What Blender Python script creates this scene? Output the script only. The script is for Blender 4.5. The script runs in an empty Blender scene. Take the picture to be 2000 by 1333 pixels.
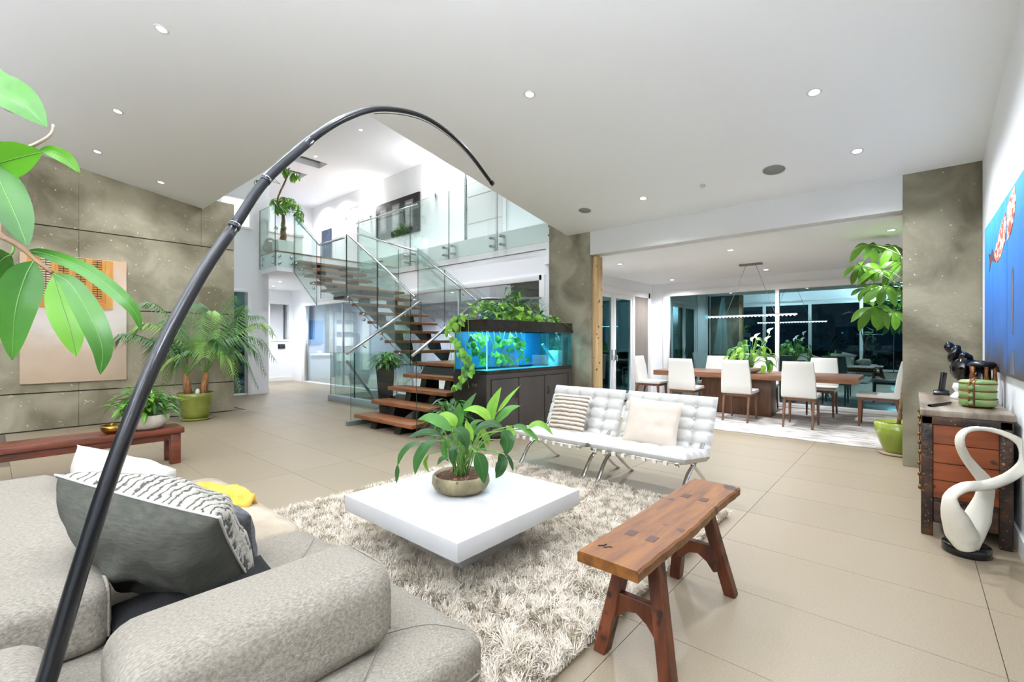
import bpy, bmesh, math, random
import numpy as np
from mathutils import Vector, Matrix, Euler, noise
EXPOSURE = 1.12
DL_P, DN_P, UP_P, HL_P, KT_P, SC_P, AQ_P, UPL_P, VD_P = 62, 95, 75, 100, 380, 12, 16, 1000, 150
UPL = [(-3.4,8.6,.25),(-3.4,.6,.95),(-3.4,4.6,.25),(-.75,-.28,.55)]
random.seed(7); rng = np.random.default_rng(7)
C = bpy.context.scene.collection
PI = math.pi
R = math.radians
# ------------------------------------------------------------------ camera, world, exposure
HC, FL, ca, sa = 1.30, 894.0, .659, .752
cam_d = bpy.data.cameras.new('camera'); cam = bpy.data.objects.new('camera', cam_d); C.objects.link(cam)
cam_d.sensor_width = 36; cam_d.lens = FL/2000*36; cam_d.clip_start = .02; cam_d.clip_end = 200
cam.location = (0, 0, HC); cam.rotation_euler = (PI/2, 0, math.atan2(.659, .752) - PI/2)
bpy.context.scene.camera = cam
w = bpy.data.worlds.new('night_world'); bpy.context.scene.world = w; w.use_nodes = True
w.node_tree.nodes['Background'].inputs[0].default_value = (.02, .035, .06, 1)
w.node_tree.nodes['Background'].inputs[1].default_value = .35
sc = bpy.context.scene
sc.view_settings.view_transform = 'Standard'; sc.view_settings.look = 'None'
sc.view_settings.gamma = 1; sc.view_settings.use_curve_mapping = False
sc.view_settings.exposure = EXPOSURE
cy = sc.cycles
cy.max_bounces = 9; cy.diffuse_bounces = 5; cy.glossy_bounces = 4; cy.transmission_bounces = 6; cy.transparent_max_bounces = 24
cy.sample_clamp_indirect = 6; cy.sample_clamp_direct = 0; cy.caustics_reflective = False; cy.caustics_refractive = False
cy.use_denoising = True

def at(px, py, d):
    """a point on the line of sight through a photo pixel, d metres out"""
    a = (px-1000)/FL
    return Vector(((ca*a+sa)*d, (-sa*a+ca)*d, HC-(py-666.5)*d/FL))
# ------------------------------------------------------------------ materials
def srgb(c):
    if isinstance(c, str): c = [int(c[i:i+2], 16)/255 for i in (0, 2, 4)]
    return tuple((x/12.92 if x <= .04045 else ((x+.055)/1.055)**2.4) for x in c) + (1,)
MATS = {}
def M(name, col, rough=.5, metal=0, col2=None, scale=4, stretch=(1,1,1), bump=0, bscale=60, coat=0, emit=None, estr=0,
      detail=4, coord='Object', lo=.35, hi=.65, spec=.5, rnd=0, distort=0, spots=None, spotscale=30, spotsize=.12, bstretch=None, trl=0, alpha=1):
    if name in MATS: return MATS[name]
    m = bpy.data.materials.new(name); m.use_nodes = True; nt = m.node_tree; N, L = nt.nodes, nt.links
    b = N['Principled BSDF']; MATS[name] = m
    b.inputs['Base Color'].default_value = srgb(col); b.inputs['Roughness'].default_value = rough
    b.inputs['Metallic'].default_value = metal; b.inputs['Coat Weight'].default_value = coat
    b.inputs['Specular IOR Level'].default_value = spec
    m.diffuse_color = srgb(col)
    tc = N.new('ShaderNodeTexCoord'); mp = N.new('ShaderNodeMapping'); L.new(tc.outputs[coord], mp.inputs[0])
    mp.inputs['Scale'].default_value = stretch
    out = None
    if col2:
        nz = N.new('ShaderNodeTexNoise'); nz.inputs['Scale'].default_value = scale; nz.inputs['Detail'].default_value = detail
        nz.inputs['Distortion'].default_value = distort
        L.new(mp.outputs[0], nz.inputs['Vector'])
        rp = N.new('ShaderNodeValToRGB'); rp.color_ramp.elements[0].position = lo; rp.color_ramp.elements[1].position = hi
        rp.color_ramp.elements[0].color = srgb(col); rp.color_ramp.elements[1].color = srgb(col2)
        L.new(nz.outputs['Fac'], rp.inputs[0]); out = rp.outputs[0]
    if spots:
        vo = N.new('ShaderNodeTexNoise'); vo.inputs['Scale'].default_value = spotscale; vo.inputs['Detail'].default_value = 2; L.new(tc.outputs[coord], vo.inputs['Vector'])
        r2 = N.new('ShaderNodeValToRGB'); r2.color_ramp.elements[0].position = 1-spotsize-.32; r2.color_ramp.elements[1].position = 1-spotsize-.28
        r2.color_ramp.elements[0].color = (0,0,0,1); r2.color_ramp.elements[1].color = (1,1,1,1)
        L.new(vo.outputs['Fac'], r2.inputs[0])
        mx = N.new('ShaderNodeMix'); mx.data_type = 'RGBA'; L.new(r2.outputs[0], mx.inputs[0])
        if out: L.new(out, mx.inputs[6])
        else: mx.inputs[6].default_value = srgb(col)
        mx.inputs[7].default_value = srgb(spots); out = mx.outputs[2]
    if rnd:
        oi = N.new('ShaderNodeObjectInfo'); hs = N.new('ShaderNodeHueSaturation'); mr = N.new('ShaderNodeMapRange')
        mr.inputs[3].default_value = 1-rnd; mr.inputs[4].default_value = 1+rnd; L.new(oi.outputs['Random'], mr.inputs[0]); L.new(mr.outputs[0], hs.inputs['Value'])
        if out: L.new(out, hs.inputs['Color'])
        else: hs.inputs['Color'].default_value = srgb(col)
        out = hs.outputs[0]
    if out: L.new(out, b.inputs['Base Color'])
    if bump:
        n2 = N.new('ShaderNodeTexNoise'); n2.inputs['Scale'].default_value = bscale; n2.inputs['Detail'].default_value = 3
        if bstretch:
            m2 = N.new('ShaderNodeMapping'); m2.inputs['Scale'].default_value = bstretch; L.new(tc.outputs[coord], m2.inputs[0]); L.new(m2.outputs[0], n2.inputs['Vector'])
        else: L.new(mp.outputs[0], n2.inputs['Vector'])
        bp = N.new('ShaderNodeBump'); bp.inputs['Strength'].default_value = bump; bp.inputs['Distance'].default_value = .01
        L.new(n2.outputs['Fac'], bp.inputs['Height']); L.new(bp.outputs[0], b.inputs['Normal'])
    if emit:
        b.inputs['Emission Color'].default_value = srgb(emit); b.inputs['Emission Strength'].default_value = estr
    if trl:   # thin leaf: some light passes through
        tr = N.new('ShaderNodeBsdfTranslucent'); ms = N.new('ShaderNodeMixShader'); ms.inputs[0].default_value = trl
        if out: L.new(out, tr.inputs[0])
        else: tr.inputs[0].default_value = srgb(col)
        L.new(b.outputs[0], ms.inputs[1]); L.new(tr.outputs[0], ms.inputs[2]); L.new(ms.outputs[0], N['Material Output'].inputs[0])
    return m
def glassmat(name, tint, base=.04, refl=(1,1,1), power=1.0, maxr=.6):
    if name in MATS: return MATS[name]
    m = bpy.data.materials.new(name); m.use_nodes = True; nt = m.node_tree; N, L = nt.nodes, nt.links; N.clear(); MATS[name] = m
    o = N.new('ShaderNodeOutputMaterial'); t = N.new('ShaderNodeBsdfTransparent'); g = N.new('ShaderNodeBsdfGlossy'); x = N.new('ShaderNodeMixShader')
    t.inputs[0].default_value = tint + (1,); g.inputs[0].default_value = refl + (1,); g.inputs['Roughness'].default_value = .0
    lw = N.new('ShaderNodeLayerWeight'); lw.inputs[0].default_value = .2
    mr = N.new('ShaderNodeMapRange'); mr.inputs[3].default_value = base; mr.inputs[4].default_value = maxr
    L.new(lw.outputs['Fresnel'], mr.inputs[0]); L.new(mr.outputs[0], x.inputs[0]); L.new(t.outputs[0], x.inputs[1]); L.new(g.outputs[0], x.inputs[2]); L.new(x.outputs[0], o.inputs[0])
    return m
def emis(name, col, s):
    if name in MATS: return MATS[name]
    m = bpy.data.materials.new(name); m.use_nodes = True; nt = m.node_tree; nt.nodes.clear(); MATS[name] = m
    o = nt.nodes.new('ShaderNodeOutputMaterial'); e = nt.nodes.new('ShaderNodeEmission'); e.inputs[0].default_value = srgb(col); e.inputs[1].default_value = s
    nt.links.new(e.outputs[0], o.inputs[0]); return m
white = M('white_paint', 'EEF0F1', .75, bump=.05, bscale=200)
ceilm = M('ceiling_paint', 'F3F5F6', .85)
trimw = M('white_trim', 'EDEDEB', .4)
conc = M('board_marked_concrete', '756D54', .7, col2='ACA48B', scale=1.3, detail=10, distort=.6, lo=.37, hi=.63, bump=.35, bscale=25, spots='D0CBBA', spotscale=26, spotsize=-.02)
conc2 = M('column_concrete', '665F4B', .75, col2='938D77', scale=1.9, detail=10, distort=.6, lo=.38, hi=.64, bump=.35, bscale=25, spots='CBC6B5', spotscale=30, spotsize=-.03)
tilem = M('floor_tile', '8C7F6A', .42, col2='9B8D77', scale=150, detail=2, lo=.3, hi=.7, rnd=.03, spots='8A8072', spotscale=170, spotsize=.02, spec=.35)
grout = M('grout', '6B6252', .9)
steel = M('brushed_steel', 'C9CCCE', .22, 1)
chrome = M('chrome', 'E6E6E6', .06, 1)
treadw = M('tread_wood', '734425', .4, col2='9C623A', scale=3, stretch=(14,1.2,14), detail=6, bump=.1)
blackst = M('black_steel', '0C0C0D', .35, spec=.5)
glass_s = glassmat('stair_glass', (.93,.975,.958), .015, (.9,1,.97), maxr=.32)
glass_e = M('glass_edge', '1E3B36', .15)
glass_w = glassmat('window_glass', (.42,.60,.62), .26, (.50,.74,.77), maxr=.8)
glass_k = glassmat('interior_glass', (.80,.84,.86), .10, (.8,.9,.95), maxr=.6)
# ------------------------------------------------------------------ builders
class MB:
    def __init__(s): s.v = []; s.f = []; s.m = []; s.sm = []
    def add(s, vs, fs, mi=0, sm=False):
        o = len(s.v); s.v += [tuple(v) for v in vs]; s.f += [tuple(i+o for i in f) for f in fs]; s.m += [mi]*len(fs); s.sm += [sm]*len(fs); return s
    def box(s, a, b, mi=0, M=None):
        x0,y0,z0 = a; x1,y1,z1 = b
        v = [(x0,y0,z0),(x1,y0,z0),(x1,y1,z0),(x0,y1,z0),(x0,y0,z1),(x1,y0,z1),(x1,y1,z1),(x0,y1,z1)]
        if M is not None: v = [M @ Vector(p) for p in v]
        return s.add(v, [(0,3,2,1),(4,5,6,7),(0,1,5,4),(1,2,6,5),(2,3,7,6),(3,0,4,7)], mi)
    def prism(s, poly, a0, a1, axis='y', mi=0):
        n = len(poly)
        def mk(p, t): return (p[0], t, p[1]) if axis == 'y' else ((t, p[0], p[1]) if axis == 'x' else (p[0], p[1], t))
        v = [mk(p, a0) for p in poly] + [mk(p, a1) for p in poly]
        return s.add(v, [tuple(range(n))[::-1], tuple(range(n, 2*n))] + [(i, (i+1)%n, n+(i+1)%n, n+i) for i in range(n)], mi)
    def tube(s, pts, rad, n=8, mi=0, cap=True, flat=1.0):
        pts = [Vector(p) for p in pts]; k = len(pts)
        if not hasattr(rad, '__len__'): rad = [rad]*k
        t0 = (pts[1]-pts[0]).normalized(); up = Vector((0,0,1)) if abs(t0.z) < .9 else Vector((1,0,0))
        u = t0.cross(up).normalized(); vs = []
        for i in range(k):
            t = (pts[min(i+1,k-1)]-pts[max(i-1,0)]).normalized()
            u = (u - t*u.dot(t)).normalized(); w_ = t.cross(u)
            for j in range(n):
                a = 2*PI*j/n; vs.append(pts[i] + u*(math.cos(a)*rad[i]) + w_*(math.sin(a)*rad[i]*flat))
        fs = [(i*n+j, i*n+(j+1)%n, (i+1)*n+(j+1)%n, (i+1)*n+j) for i in range(k-1) for j in range(n)]
        if cap: fs += [tuple(range(n))[::-1], tuple(range((k-1)*n, k*n))]
        return s.add(vs, fs, mi, True)
    def lathe(s, prof, c=(0,0,0), n=32, mi=0, sx=1, sy=1, sm=True):
        vs = []; fs = []
        for r, z in prof:
            for j in range(n):
                a = 2*PI*j/n; vs.append((c[0]+r*sx*math.cos(a), c[1]+r*sy*math.sin(a), c[2]+z))
        k = len(prof)
        fs = [(i*n+j, i*n+(j+1)%n, (i+1)*n+(j+1)%n, (i+1)*n+j) for i in range(k-1) for j in range(n)]
        if prof[0][0] > 1e-6: fs.append(tuple(range(n))[::-1])
        if prof[-1][0] > 1e-6: fs.append(tuple(range((k-1)*n, k*n)))
        return s.add(vs, fs, mi, sm)
    def grid(s, P, mi=0, sm=True, closed=False):
        r, c = len(P), len(P[0]); vs = [p for row in P for p in row]
        return s.add(vs, [(i*c+j, i*c+j+1, (i+1)*c+j+1, (i+1)*c+j) for i in range(r-1) for j in range(c-1)], mi, sm)
    def ell(s, c, r, n=16, m=10, mi=0, rot=None):
        vs = []
        for i in range(m+1):
            th = PI*i/m
            for j in range(n):
                a = 2*PI*j/n; p = Vector((r[0]*math.sin(th)*math.cos(a), r[1]*math.sin(th)*math.sin(a), r[2]*math.cos(th)))
                if rot: p = rot @ p
                vs.append(p+Vector(c))
        return s.add(vs, [(i*n+j, (i+1)*n+j, (i+1)*n+(j+1)%n, i*n+(j+1)%n) for i in range(m) for j in range(n)], mi, True)
    def mesh(s, name, mats, bevel=0, seg=2):
        me = bpy.data.meshes.new(name); me.from_pydata(s.v, [], s.f)
        if not isinstance(mats, (list, tuple)): mats = [mats]
        for m in mats: me.materials.append(m)
        me.polygons.foreach_set('material_index', s.m); me.polygons.foreach_set('use_smooth', s.sm)
        bm = bmesh.new(); bm.from_mesh(me)
        if bevel:
            bmesh.ops.remove_doubles(bm, verts=bm.verts, dist=1e-6)
            ed = [e for e in bm.edges if len(e.link_faces) == 2 and e.calc_face_angle(0) > .5]
            bmesh.ops.bevel(bm, geom=ed, offset=bevel, segments=seg, profile=.5, affect='EDGES', clamp_overlap=True)
            if seg > 1:
                for f in bm.faces: f.smooth = True
        bmesh.ops.recalc_face_normals(bm, faces=bm.faces)
        bm.to_mesh(me); bm.free()
        return me
    def obj(s, name, mats, parent=None, bevel=0, seg=2, loc=None, rot=None):
        return link(name, s.mesh(name, mats, bevel, seg), parent, loc, rot)
def link(name, me, parent=None, loc=None, rot=None, mw=None):
    o = bpy.data.objects.new(name, me); C.objects.link(o)
    if parent is not None:
        o.parent = parent; o.matrix_parent_inverse = parent_inv(parent)
    if mw is not None: o.matrix_basis = mw
    if loc is not None: o.location = loc
    if rot is not None: o.rotation_euler = rot
    return o
def lmat(o):
    return Matrix.LocRotScale(o.location, o.rotation_euler, o.scale)
def wmat(o):
    m = lmat(o)
    if o.parent: m = wmat(o.parent) @ o.matrix_parent_inverse @ m
    return m
LOCAL = set()
def parent_inv(p):
    # children of a thing listed in LOCAL are given in the thing's own frame, all others in world coordinates
    t = p
    while t.parent: t = t.parent
    return Matrix.Identity(4) if t.name in LOCAL else wmat(p).inverted()
def tag(o, label=None, cat=None, group=None, kind=None):
    if label: o['label'] = label
    if cat: o['category'] = cat
    if group: o['group'] = group
    if kind: o['kind'] = kind
    return o
def thing(name, loc, label, cat, group=None, rz=0, local=False, rot=None):
    o = bpy.data.objects.new(name, None); C.objects.link(o); o.location = loc; o.rotation_euler = rot or (0,0,rz); o.empty_display_size = .1
    if local: LOCAL.add(o.name)
    return tag(o, label, cat, group)
def struct(name, mb, m, bevel=0, label=None, cat=None):
    o = mb.obj(name, m, None, bevel); return tag(o, label, cat, kind='structure')
def box(name, a, b, m, parent=None, bevel=0, seg=2):
    return MB().box(a, b).obj(name, m, parent, bevel, seg)
def copy_tree(o, parent=None):
    c = o.copy(); C.objects.link(c)
    if parent: c.parent = parent
    if o.name in LOCAL: LOCAL.add(c.name)
    for ch in list(o.children): copy_tree(ch, c)
    return c
def glass_box(name, a, b, parent, m=None, thin='x'):
    g = MB().box(a, b); ax = {'x':0,'y':1,'z':2}[thin]
    # faces order: bottom, top, -y, +x, +y, -x
    for i in range(6):
        isface = (i in (3,5)) if ax == 0 else ((i in (2,4)) if ax == 1 else (i in (0,1)))
        g.m[i] = 0 if isface else 1
    return g.obj(name, [m or glass_s, glass_e], parent)
def glass_poly(name, poly, t0, t1, axis, parent, m=None):
    g = MB().prism(poly, t0, t1, axis)
    g.m = [0, 0] + [1]*len(poly)
    return g.obj(name, [m or glass_s, glass_e], parent)
def bez(pts, n=16):
    """Catmull-Rom through the points"""
    P = [Vector(p) for p in pts]; P = [P[0]*2-P[1]] + P + [P[-1]*2-P[-2]]; out = []
    k = len(P)-3
    for i in range(n+1):
        t = i/n*k; j = min(int(t), k-1); t -= j; p0,p1,p2,p3 = P[j:j+4]
        out.append(.5*((2*p1)+(p2-p0)*t+(2*p0-5*p1+4*p2-p3)*t*t+(3*p1-p0-3*p2+p3)*t**3))
    return out
def spot(parent, loc, power, size=150, blend=1, radius=.05, col=(.87,.91,1)):
    l = bpy.data.lights.new('lamp', 'SPOT'); l.energy = power; l.spot_size = R(size); l.spot_blend = blend; l.shadow_soft_size = radius; l.color = col
    o = bpy.data.objects.new('lamp', l); C.objects.link(o); o.parent = parent; o.matrix_parent_inverse = parent_inv(parent); o.location = loc; return o
def pointl(parent, loc, power, radius=.05, col=(.87,.91,1)):
    l = bpy.data.lights.new('lamp', 'POINT'); l.energy = power; l.shadow_soft_size = radius; l.color = col
    o = bpy.data.objects.new('lamp', l); C.objects.link(o); o.parent = parent; o.matrix_parent_inverse = parent_inv(parent); o.location = loc; return o
# ================================================================== THE ROOM SHELL
CZ, CS = 4.11, .172
cz = lambda x: CZ - CS*x
# floor: slab with a stair well, tiles as parts
WX0, WX1, WY0, WY1 = 5.02, 6.60, 7.05, 9.49
f = MB()
f.box((-4.2,-.6,-.3), (WX0,16.5,-.012)).box((WX0,-.6,-.3), (10.6,WY0,-.012)).box((WX0,WY1,-.3), (10.6,16.5,-.012)).box((WX1,WY0,-.3), (10.6,WY1,-.012))
floor = struct('floor', f, grout)
TX, TY = .61, 1.22
tm = MB().box((.0015,.0015,-.012), (TX-.0015,TY-.0015,0)).mesh('tile', tilem)
nt_ = 0
for i in range(-3, 15):
    for j in range(-1, 13):
        x0, y0 = 1.36+TX*i, -.275+TY*j
        if x0 > 6.5 and y0 > 4.5: continue
        if y0 > 11 and x0 < 3.5: continue
        if y0 > 15.2 or (y0 > 9.3 and x0 < 2.9): continue
        if x0 < -.3 and y0 > 6: continue
        if WX0-.05 <= x0 < WX1-.3 and WY0-.1 < y0 < WY1-.3: continue
        if x0+TX > 10.55 or y0 < -.4 and x0 < 0: continue
        sx = min(1, (6.6-x0)/TX) if y0 > 4.5 and x0 < 6.6 else 1
        yo = 0
        if y0 < -.5: pass
        t = link('tile', tm, floor); t.location = (x0, y0+yo, 0); t.scale = (sx, 1, 1)
        nt_ += 1
# basement well under the stair
wl = MB()
wl.box((WX0-.1,WY0-.1,-2.2),(WX0,WY1+.1,-.02)).box((WX1,WY0-.1,-2.2),(WX1+.1,WY1+.1,-.02)).box((WX0,WY0-.1,-2.2),(WX1,WY0,-.02)).box((WX0,WY1,-2.2),(WX1,WY1+.1,-.02)).box((WX0,WY0,-2.3),(WX1,WY1,-2.2))
struct('wall_stairwell', wl, white)
# left concrete wall, cast in courses
wlft = struct('wall_left', MB().box((-4,9.63,0),(3.02,9.85,3.85)), M('joint_shadow', '3A3528', .9))
for z0, z1 in ((0,.53),(.545,1.785),(1.80,2.995)):
    for x0, x1 in ((-4,-1.8),(-1.8,.9),(.9,3.03)):
        box('concrete_panel', (x0,9.6,z0), (x1-.003,9.86,z1), conc, wlft, .004, 1)
for x0, x1 in ((-4,-1.8),(-1.8,.9),(.9,2.5)):
    MB().prism([(x0,3.01),(x1-.003,3.01),(x1-.003,cz(x1)+.1),(x0,cz(x0)+.1)], 9.6, 9.86).obj('concrete_panel', conc, wlft)
box('concrete_panel', (2.5,9.6,3.01), (3.03,9.86,3.87), conc, wlft, .004, 1)
# ceiling slab: sloping, with the stair void cut out
cl = MB()
def slab(x0, x1, y0, y1, th=.26):
    cl.prism([(x0,cz(x0)),(x1,cz(x1)),(x1,cz(x1)+th),(x0,cz(x0)+th)], y0, y1)
slab(-4.2, 2.53, -.7, 9.6); slab(2.53, 6.4, -.7, 4.28)
struct('ceiling', cl, ceilm)
struct('ceiling_dining', MB().box((6.45,-.7,2.65),(10.8,4.9,2.8)), ceilm)
struct('ceiling_upper', MB().box((2.3,4.28,6.05),(5.27,16.5,6.2)).box((5.27,4.28,6.05),(5.98,11.8,6.2)).box((5.27,12.3,6.05),(5.98,13.0,6.2)).box((5.27,13.5,6.05),(5.98,16.5,6.2)).box((5.98,4.28,6.05),(7.7,16.5,6.2)), ceilm)
for k,(y0,y1) in enumerate(((11.8,12.3),(13.0,13.5))):   # two roof-light shafts
    s_ = MB().box((5.22,y0-.05,6.2),(5.27,y1+.05,6.7)).box((5.98,y0-.05,6.2),(6.03,y1+.05,6.7)).box((5.27,y0-.05,6.2),(5.98,y0,6.7)).box((5.27,y1,6.2),(5.98,y1+.05,6.7)).box((5.22,y0-.05,6.7),(6.03,y1+.05,6.75))
    struct('skylight_%d' % (k+1), s_, M('shaft_grey', '9A9C9C', .8))
# side and rear walls
struct('wall_right', MB().box((-4.2,-.65,0),(6.6,-.5,5.0)).box((6.6,-.75,0),(10.7,-.6,2.75)), white)
struct('wall_rear', MB().box((-4.2,-.65,3.1),(-4.05,9.8,5.2)).box((-4.2,-.65,0),(-4.05,-.2,3.1)).box((-4.2,9.4,0),(-4.05,9.8,3.1)), white)
w6 = struct('window_4', MB().box((-4.2,-.2,3.0),(-4.0,9.4,3.1)).box((-4.2,-.2,0),(-4.0,9.4,.08)), trimw)
for k in range(6):
    y = -.2+k*1.9; box('mullion', (-4.2,y-.06,.08), (-4.0,y+.06,3.0), trimw, w6)
    if k < 5: box('pane', (-4.12,y+.06,.08), (-4.11,y+1.84,3.0), glassmat('night_glass',(.25,.3,.33),.08,(.8,.9,1),maxr=.5), w6)
box('ground_rear', (-12,-6,-.2), (-4.2,14,-.05), M('rear_ground','3A4040',.8)); bpy.data.objects['ground_rear']['kind'] = 'structure'
struct('wall_void', MB().box((2.3,4.0,3.95),(2.5,12.2,6.1)).box((2.3,4.02,3.9),(7.7,4.2,6.1)).box((2.75,9.86,0),(2.9,12.2,6.1)), white)
struct('beam', MB().box((6.27,.083,2.665),(6.45,3.85,3.3)).box((6.27,-.5,3.03),(6.45,.083,3.3)), M('beam_paint','D5D4D0',.8), .002)
col = tag(MB().box((6.27,-.5,0),(6.6,.083,3.035)).obj('column', conc2, None, .006, 2), kind='structure')
pier = tag(MB().box((6.27,3.85,0),(6.5,4.66,4.2)).obj('pillar', conc2, None, .006, 2), kind='structure')
box('timber_post', (6.34,3.77,0), (6.52,3.85,2.65), M('raw_timber', 'A88A5E', .7, col2='C6A878', scale=2, stretch=(6,6,.6), bump=.2, spots='6B4A2A', spotscale=9, spotsize=.04), pier, .004)
# gallery: floor slab, fascia, glazed wall below
struct('floor_upper', MB().box((6.6,2.2,2.95),(7.7,16.4,3.42)).box((4.43,11.2,2.95),(6.6,16.4,3.40)).box((6.5,3.9,2.95),(7.7,4.66,3.42)), white)
struct('trim_1', MB().box((4.41,11.18,3.40),(6.6,16.0,3.425)), M('landing_wood','8A5B3C',.45,col2='A9744E',scale=3,stretch=(2,14,8),detail=6))
gw = struct('wall_gallery', MB().box((6.6,4.66,2.5),(6.72,16.2,2.96)).box((6.6,4.66,0),(6.72,5.04,2.5)).box((6.6,14.6,0),(6.72,16.2,2.5)), white)
win1 = struct('window_1', MB().box((6.56,14.48,0),(6.70,14.68,2.5)).box((6.56,5.04,2.40),(6.70,14.48,2.5)).box((6.56,4.98,0),(6.70,5.10,2.5)).box((6.56,5.1,0),(6.7,14.48,.03)), trimw, .003)
for y in (12.2, 9.75, 7.31): box('mullion', (6.6,y-.02,.03), (6.66,y+.02,2.40), steel if y>12 else trimw, win1)
ys = [5.10, 7.29, 7.33, 9.73, 9.77, 12.18, 12.22, 14.48]
for a, b_ in zip(ys[::2], ys[1::2]): box('pane', (6.625,a,.03), (6.635,b_,2.40), glass_k, win1)
# upper storey walls
uw = struct('wall_upper', MB().box((7.6,2.2,3.42),(7.75,16.4,6.1)).box((2.9,16.2,2.96),(7.7,16.35,6.1)), white)
hw = MB().box((2.9,12.1,2.5),(4.59,12.25,4.05)).box((2.9,12.1,4.7),(4.59,12.25,6.1)).box((2.9,12.1,4.05),(3.4,12.25,4.7)).box((4.15,12.1,4.05),(4.59,12.25,4.7)).box((4.14,12.1,0),(4.59,12.25,2.5)).box((2.9,12.1,0),(3.3,12.25,2.5)).box((4.47,12.25,0),(4.59,16.2,6.1))
struct('wall_hall', hw, white)
struct('baseboard_hall', MB().box((4.19,12.08,0),(4.6,12.1,.14)).box((4.59,12.1,0),(4.61,15.5,.14)).box((4.61,15.43,0),(6.55,15.46,.14)), trimw)
d1 = struct('door_1', MB().box((4.11,12.06,0),(4.19,12.12,2.55)).box((3.3,12.06,2.47),(4.11,12.12,2.55)).box((3.30,12.06,0),(3.38,12.12,2.47)).box((3.38,12.1,0),(4.11,12.14,.05)), trimw, .003)
box('pane', (3.38,12.1,.05), (4.11,12.11,2.47), glass_w, d1)
box('frame', (4.04,12.085,.05), (4.11,12.12,2.47), M('alu_grey','8C9293',.4), d1)
w2 = struct('window_2', MB().box((3.34,12.07,4.0),(4.2,12.12,4.05)).box((3.34,12.07,4.7),(4.2,12.12,4.75)).box((4.15,12.07,4.05),(4.2,12.12,4.7)), trimw)
box('pane', (3.4,12.14,4.05), (4.15,12.15,4.7), emis('lit_blind','FFFFFF',.9), w2)
# back hall with niche
hb = MB().box((4.59,15.45,0),(5.9,15.6,2.96)).box((6.5,15.45,0),(6.6,15.6,2.96)).box((5.9,15.45,0),(6.5,15.6,1.35)).box((5.9,15.45,2.5),(6.5,15.6,2.96)).box((5.9,15.9,1.3),(6.5,16.0,2.6))
struct('wall_hall_back', hb, white)
box('niche_shelf', (5.9,15.42,1.30), (6.5,15.9,1.35), trimw)
tag(bpy.data.objects['niche_shelf'], kind='structure'); bpy.data.objects['niche_shelf'].name = 'trim_2'
th = thing('thermostat', (6.25,15.44,1.12), 'small black wall control panel on the far hall wall', 'thermostat')
box('housing', (6.14,15.42,1.05), (6.36,15.45,1.2), M('black_plastic','101010',.3), th, .005)
box('screen', (6.16,15.415,1.07), (6.34,15.42,1.18), M('dark_screen','1B2A30',.1), th)
# closure of the dining room: left wall with french doors, window wall
struct('wall_dining_left', MB().box((6.5,4.66,0),(7.6,4.9,2.95)).box((7.6,4.72,2.42),(10.6,4.9,2.8)).box((10.35,4.72,0),(10.6,4.9,2.42)), white)
dr = struct('door_2', MB().box((7.6,4.68,0),(7.70,4.78,2.42)).box((7.7,4.68,2.30),(10.30,4.78,2.42)).box((10.22,4.68,0),(10.35,4.78,2.42)).box((9.42,4.68,0),(9.52,4.78,2.3)), trimw, .003)
def leaf_door(x0, x1, hx):
    g = MB(); st = .10
    g.box((x0,4.69,.02),(x0+st,4.74,2.3)).box((x1-st,4.69,.02),(x1,4.74,2.3)).box((x0+st,4.69,2.2),(x1-st,4.74,2.3)).box((x0+st,4.69,.02),(x1-st,4.74,.16))
    o = g.obj('door_leaf', trimw, dr, .003)
    box('pane', (x0+st,4.71,.16), (x1-st,4.72,2.2), glass_w, o)
    h = MB().tube([(hx,4.69,1.0),(hx,4.66,1.0),(hx,4.64,.99),(hx,4.64,.88)], .009); h.box((hx-.018,4.685,.9),(hx+.018,4.69,1.12)); h.obj('handle', steel, o)
leaf_door(7.7, 8.555, 8.49); leaf_door(8.565, 9.42, 8.63)
box('fixed_panel', (9.52,4.70,.05), (10.22,4.73,2.3), M('wood_blind','7C7268',.6,col2='8D8378',scale=3,stretch=(30,1,.5)), dr)
ww = struct('wall_window', MB().box((10.5,4.42,0),(10.65,4.9,2.75)).box((10.5,-.7,2.45),(10.65,4.42,2.75)).box((10.5,-.75,0),(10.65,-.52,2.45)), white)
w3 = struct('window_3', MB().box((10.46,4.28,.0),(10.56,4.44,2.47)).box((10.46,-.52,2.34),(10.56,4.28,2.47)).box((10.46,-.52,.0),(10.56,4.28,.06)).box((10.46,-.6,0),(10.56,-.46,2.4)), trimw, .003)
box('mullion', (10.47,2.03,.06), (10.55,2.10,2.34), trimw, w3, .003)
box('pane', (10.51,2.10,.06), (10.52,4.28,2.34), glass_w, w3); box('pane', (10.51,-.46,.06), (10.52,2.03,2.34), glass_w, w3)
box('track', (10.3,-.5,0), (10.46,4.28,.015), M('track_alu','B9B7B0',.5), w3)
struct('baseboard_right', MB().box((-4,-.5,0),(6.27,-.485,.12)), trimw)
# tall window bays and night patio outside
ter = struct('ground_terrace', MB().box((10.65,-8,-.25),(30,14,-.06)).box((7.5,4.9,-.05),(10.65,5.9,-.01)), M('terrace_stone','4E5A5C',.5,col2='5E6A6B',scale=3))
struct('wall_garden', MB().box((17,-8,-.1),(17.3,14,1.0)), M('garden_wall','2C3436',.8))
um = thing('patio_umbrella', (12.7,3.75,-.05), 'closed pale parasol standing outside the dining window', 'umbrella')
g = MB(); n=16
P_=[]
for r_,z_ in ((.03,2.45),(.08,2.2),(.13,1.8),(.18,1.3),(.24,.95)):
    P_.append([(12.7+(r_*(1+.22*math.cos(8*2*PI*j/32)))*math.cos(2*PI*j/32), 3.75+(r_*(1+.22*math.cos(8*2*PI*j/32)))*math.sin(2*PI*j/32), z_) for j in range(33)])
g.grid(P_); g.obj('canopy', M('parasol_cloth','B7CBD0',.8), um)
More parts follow.
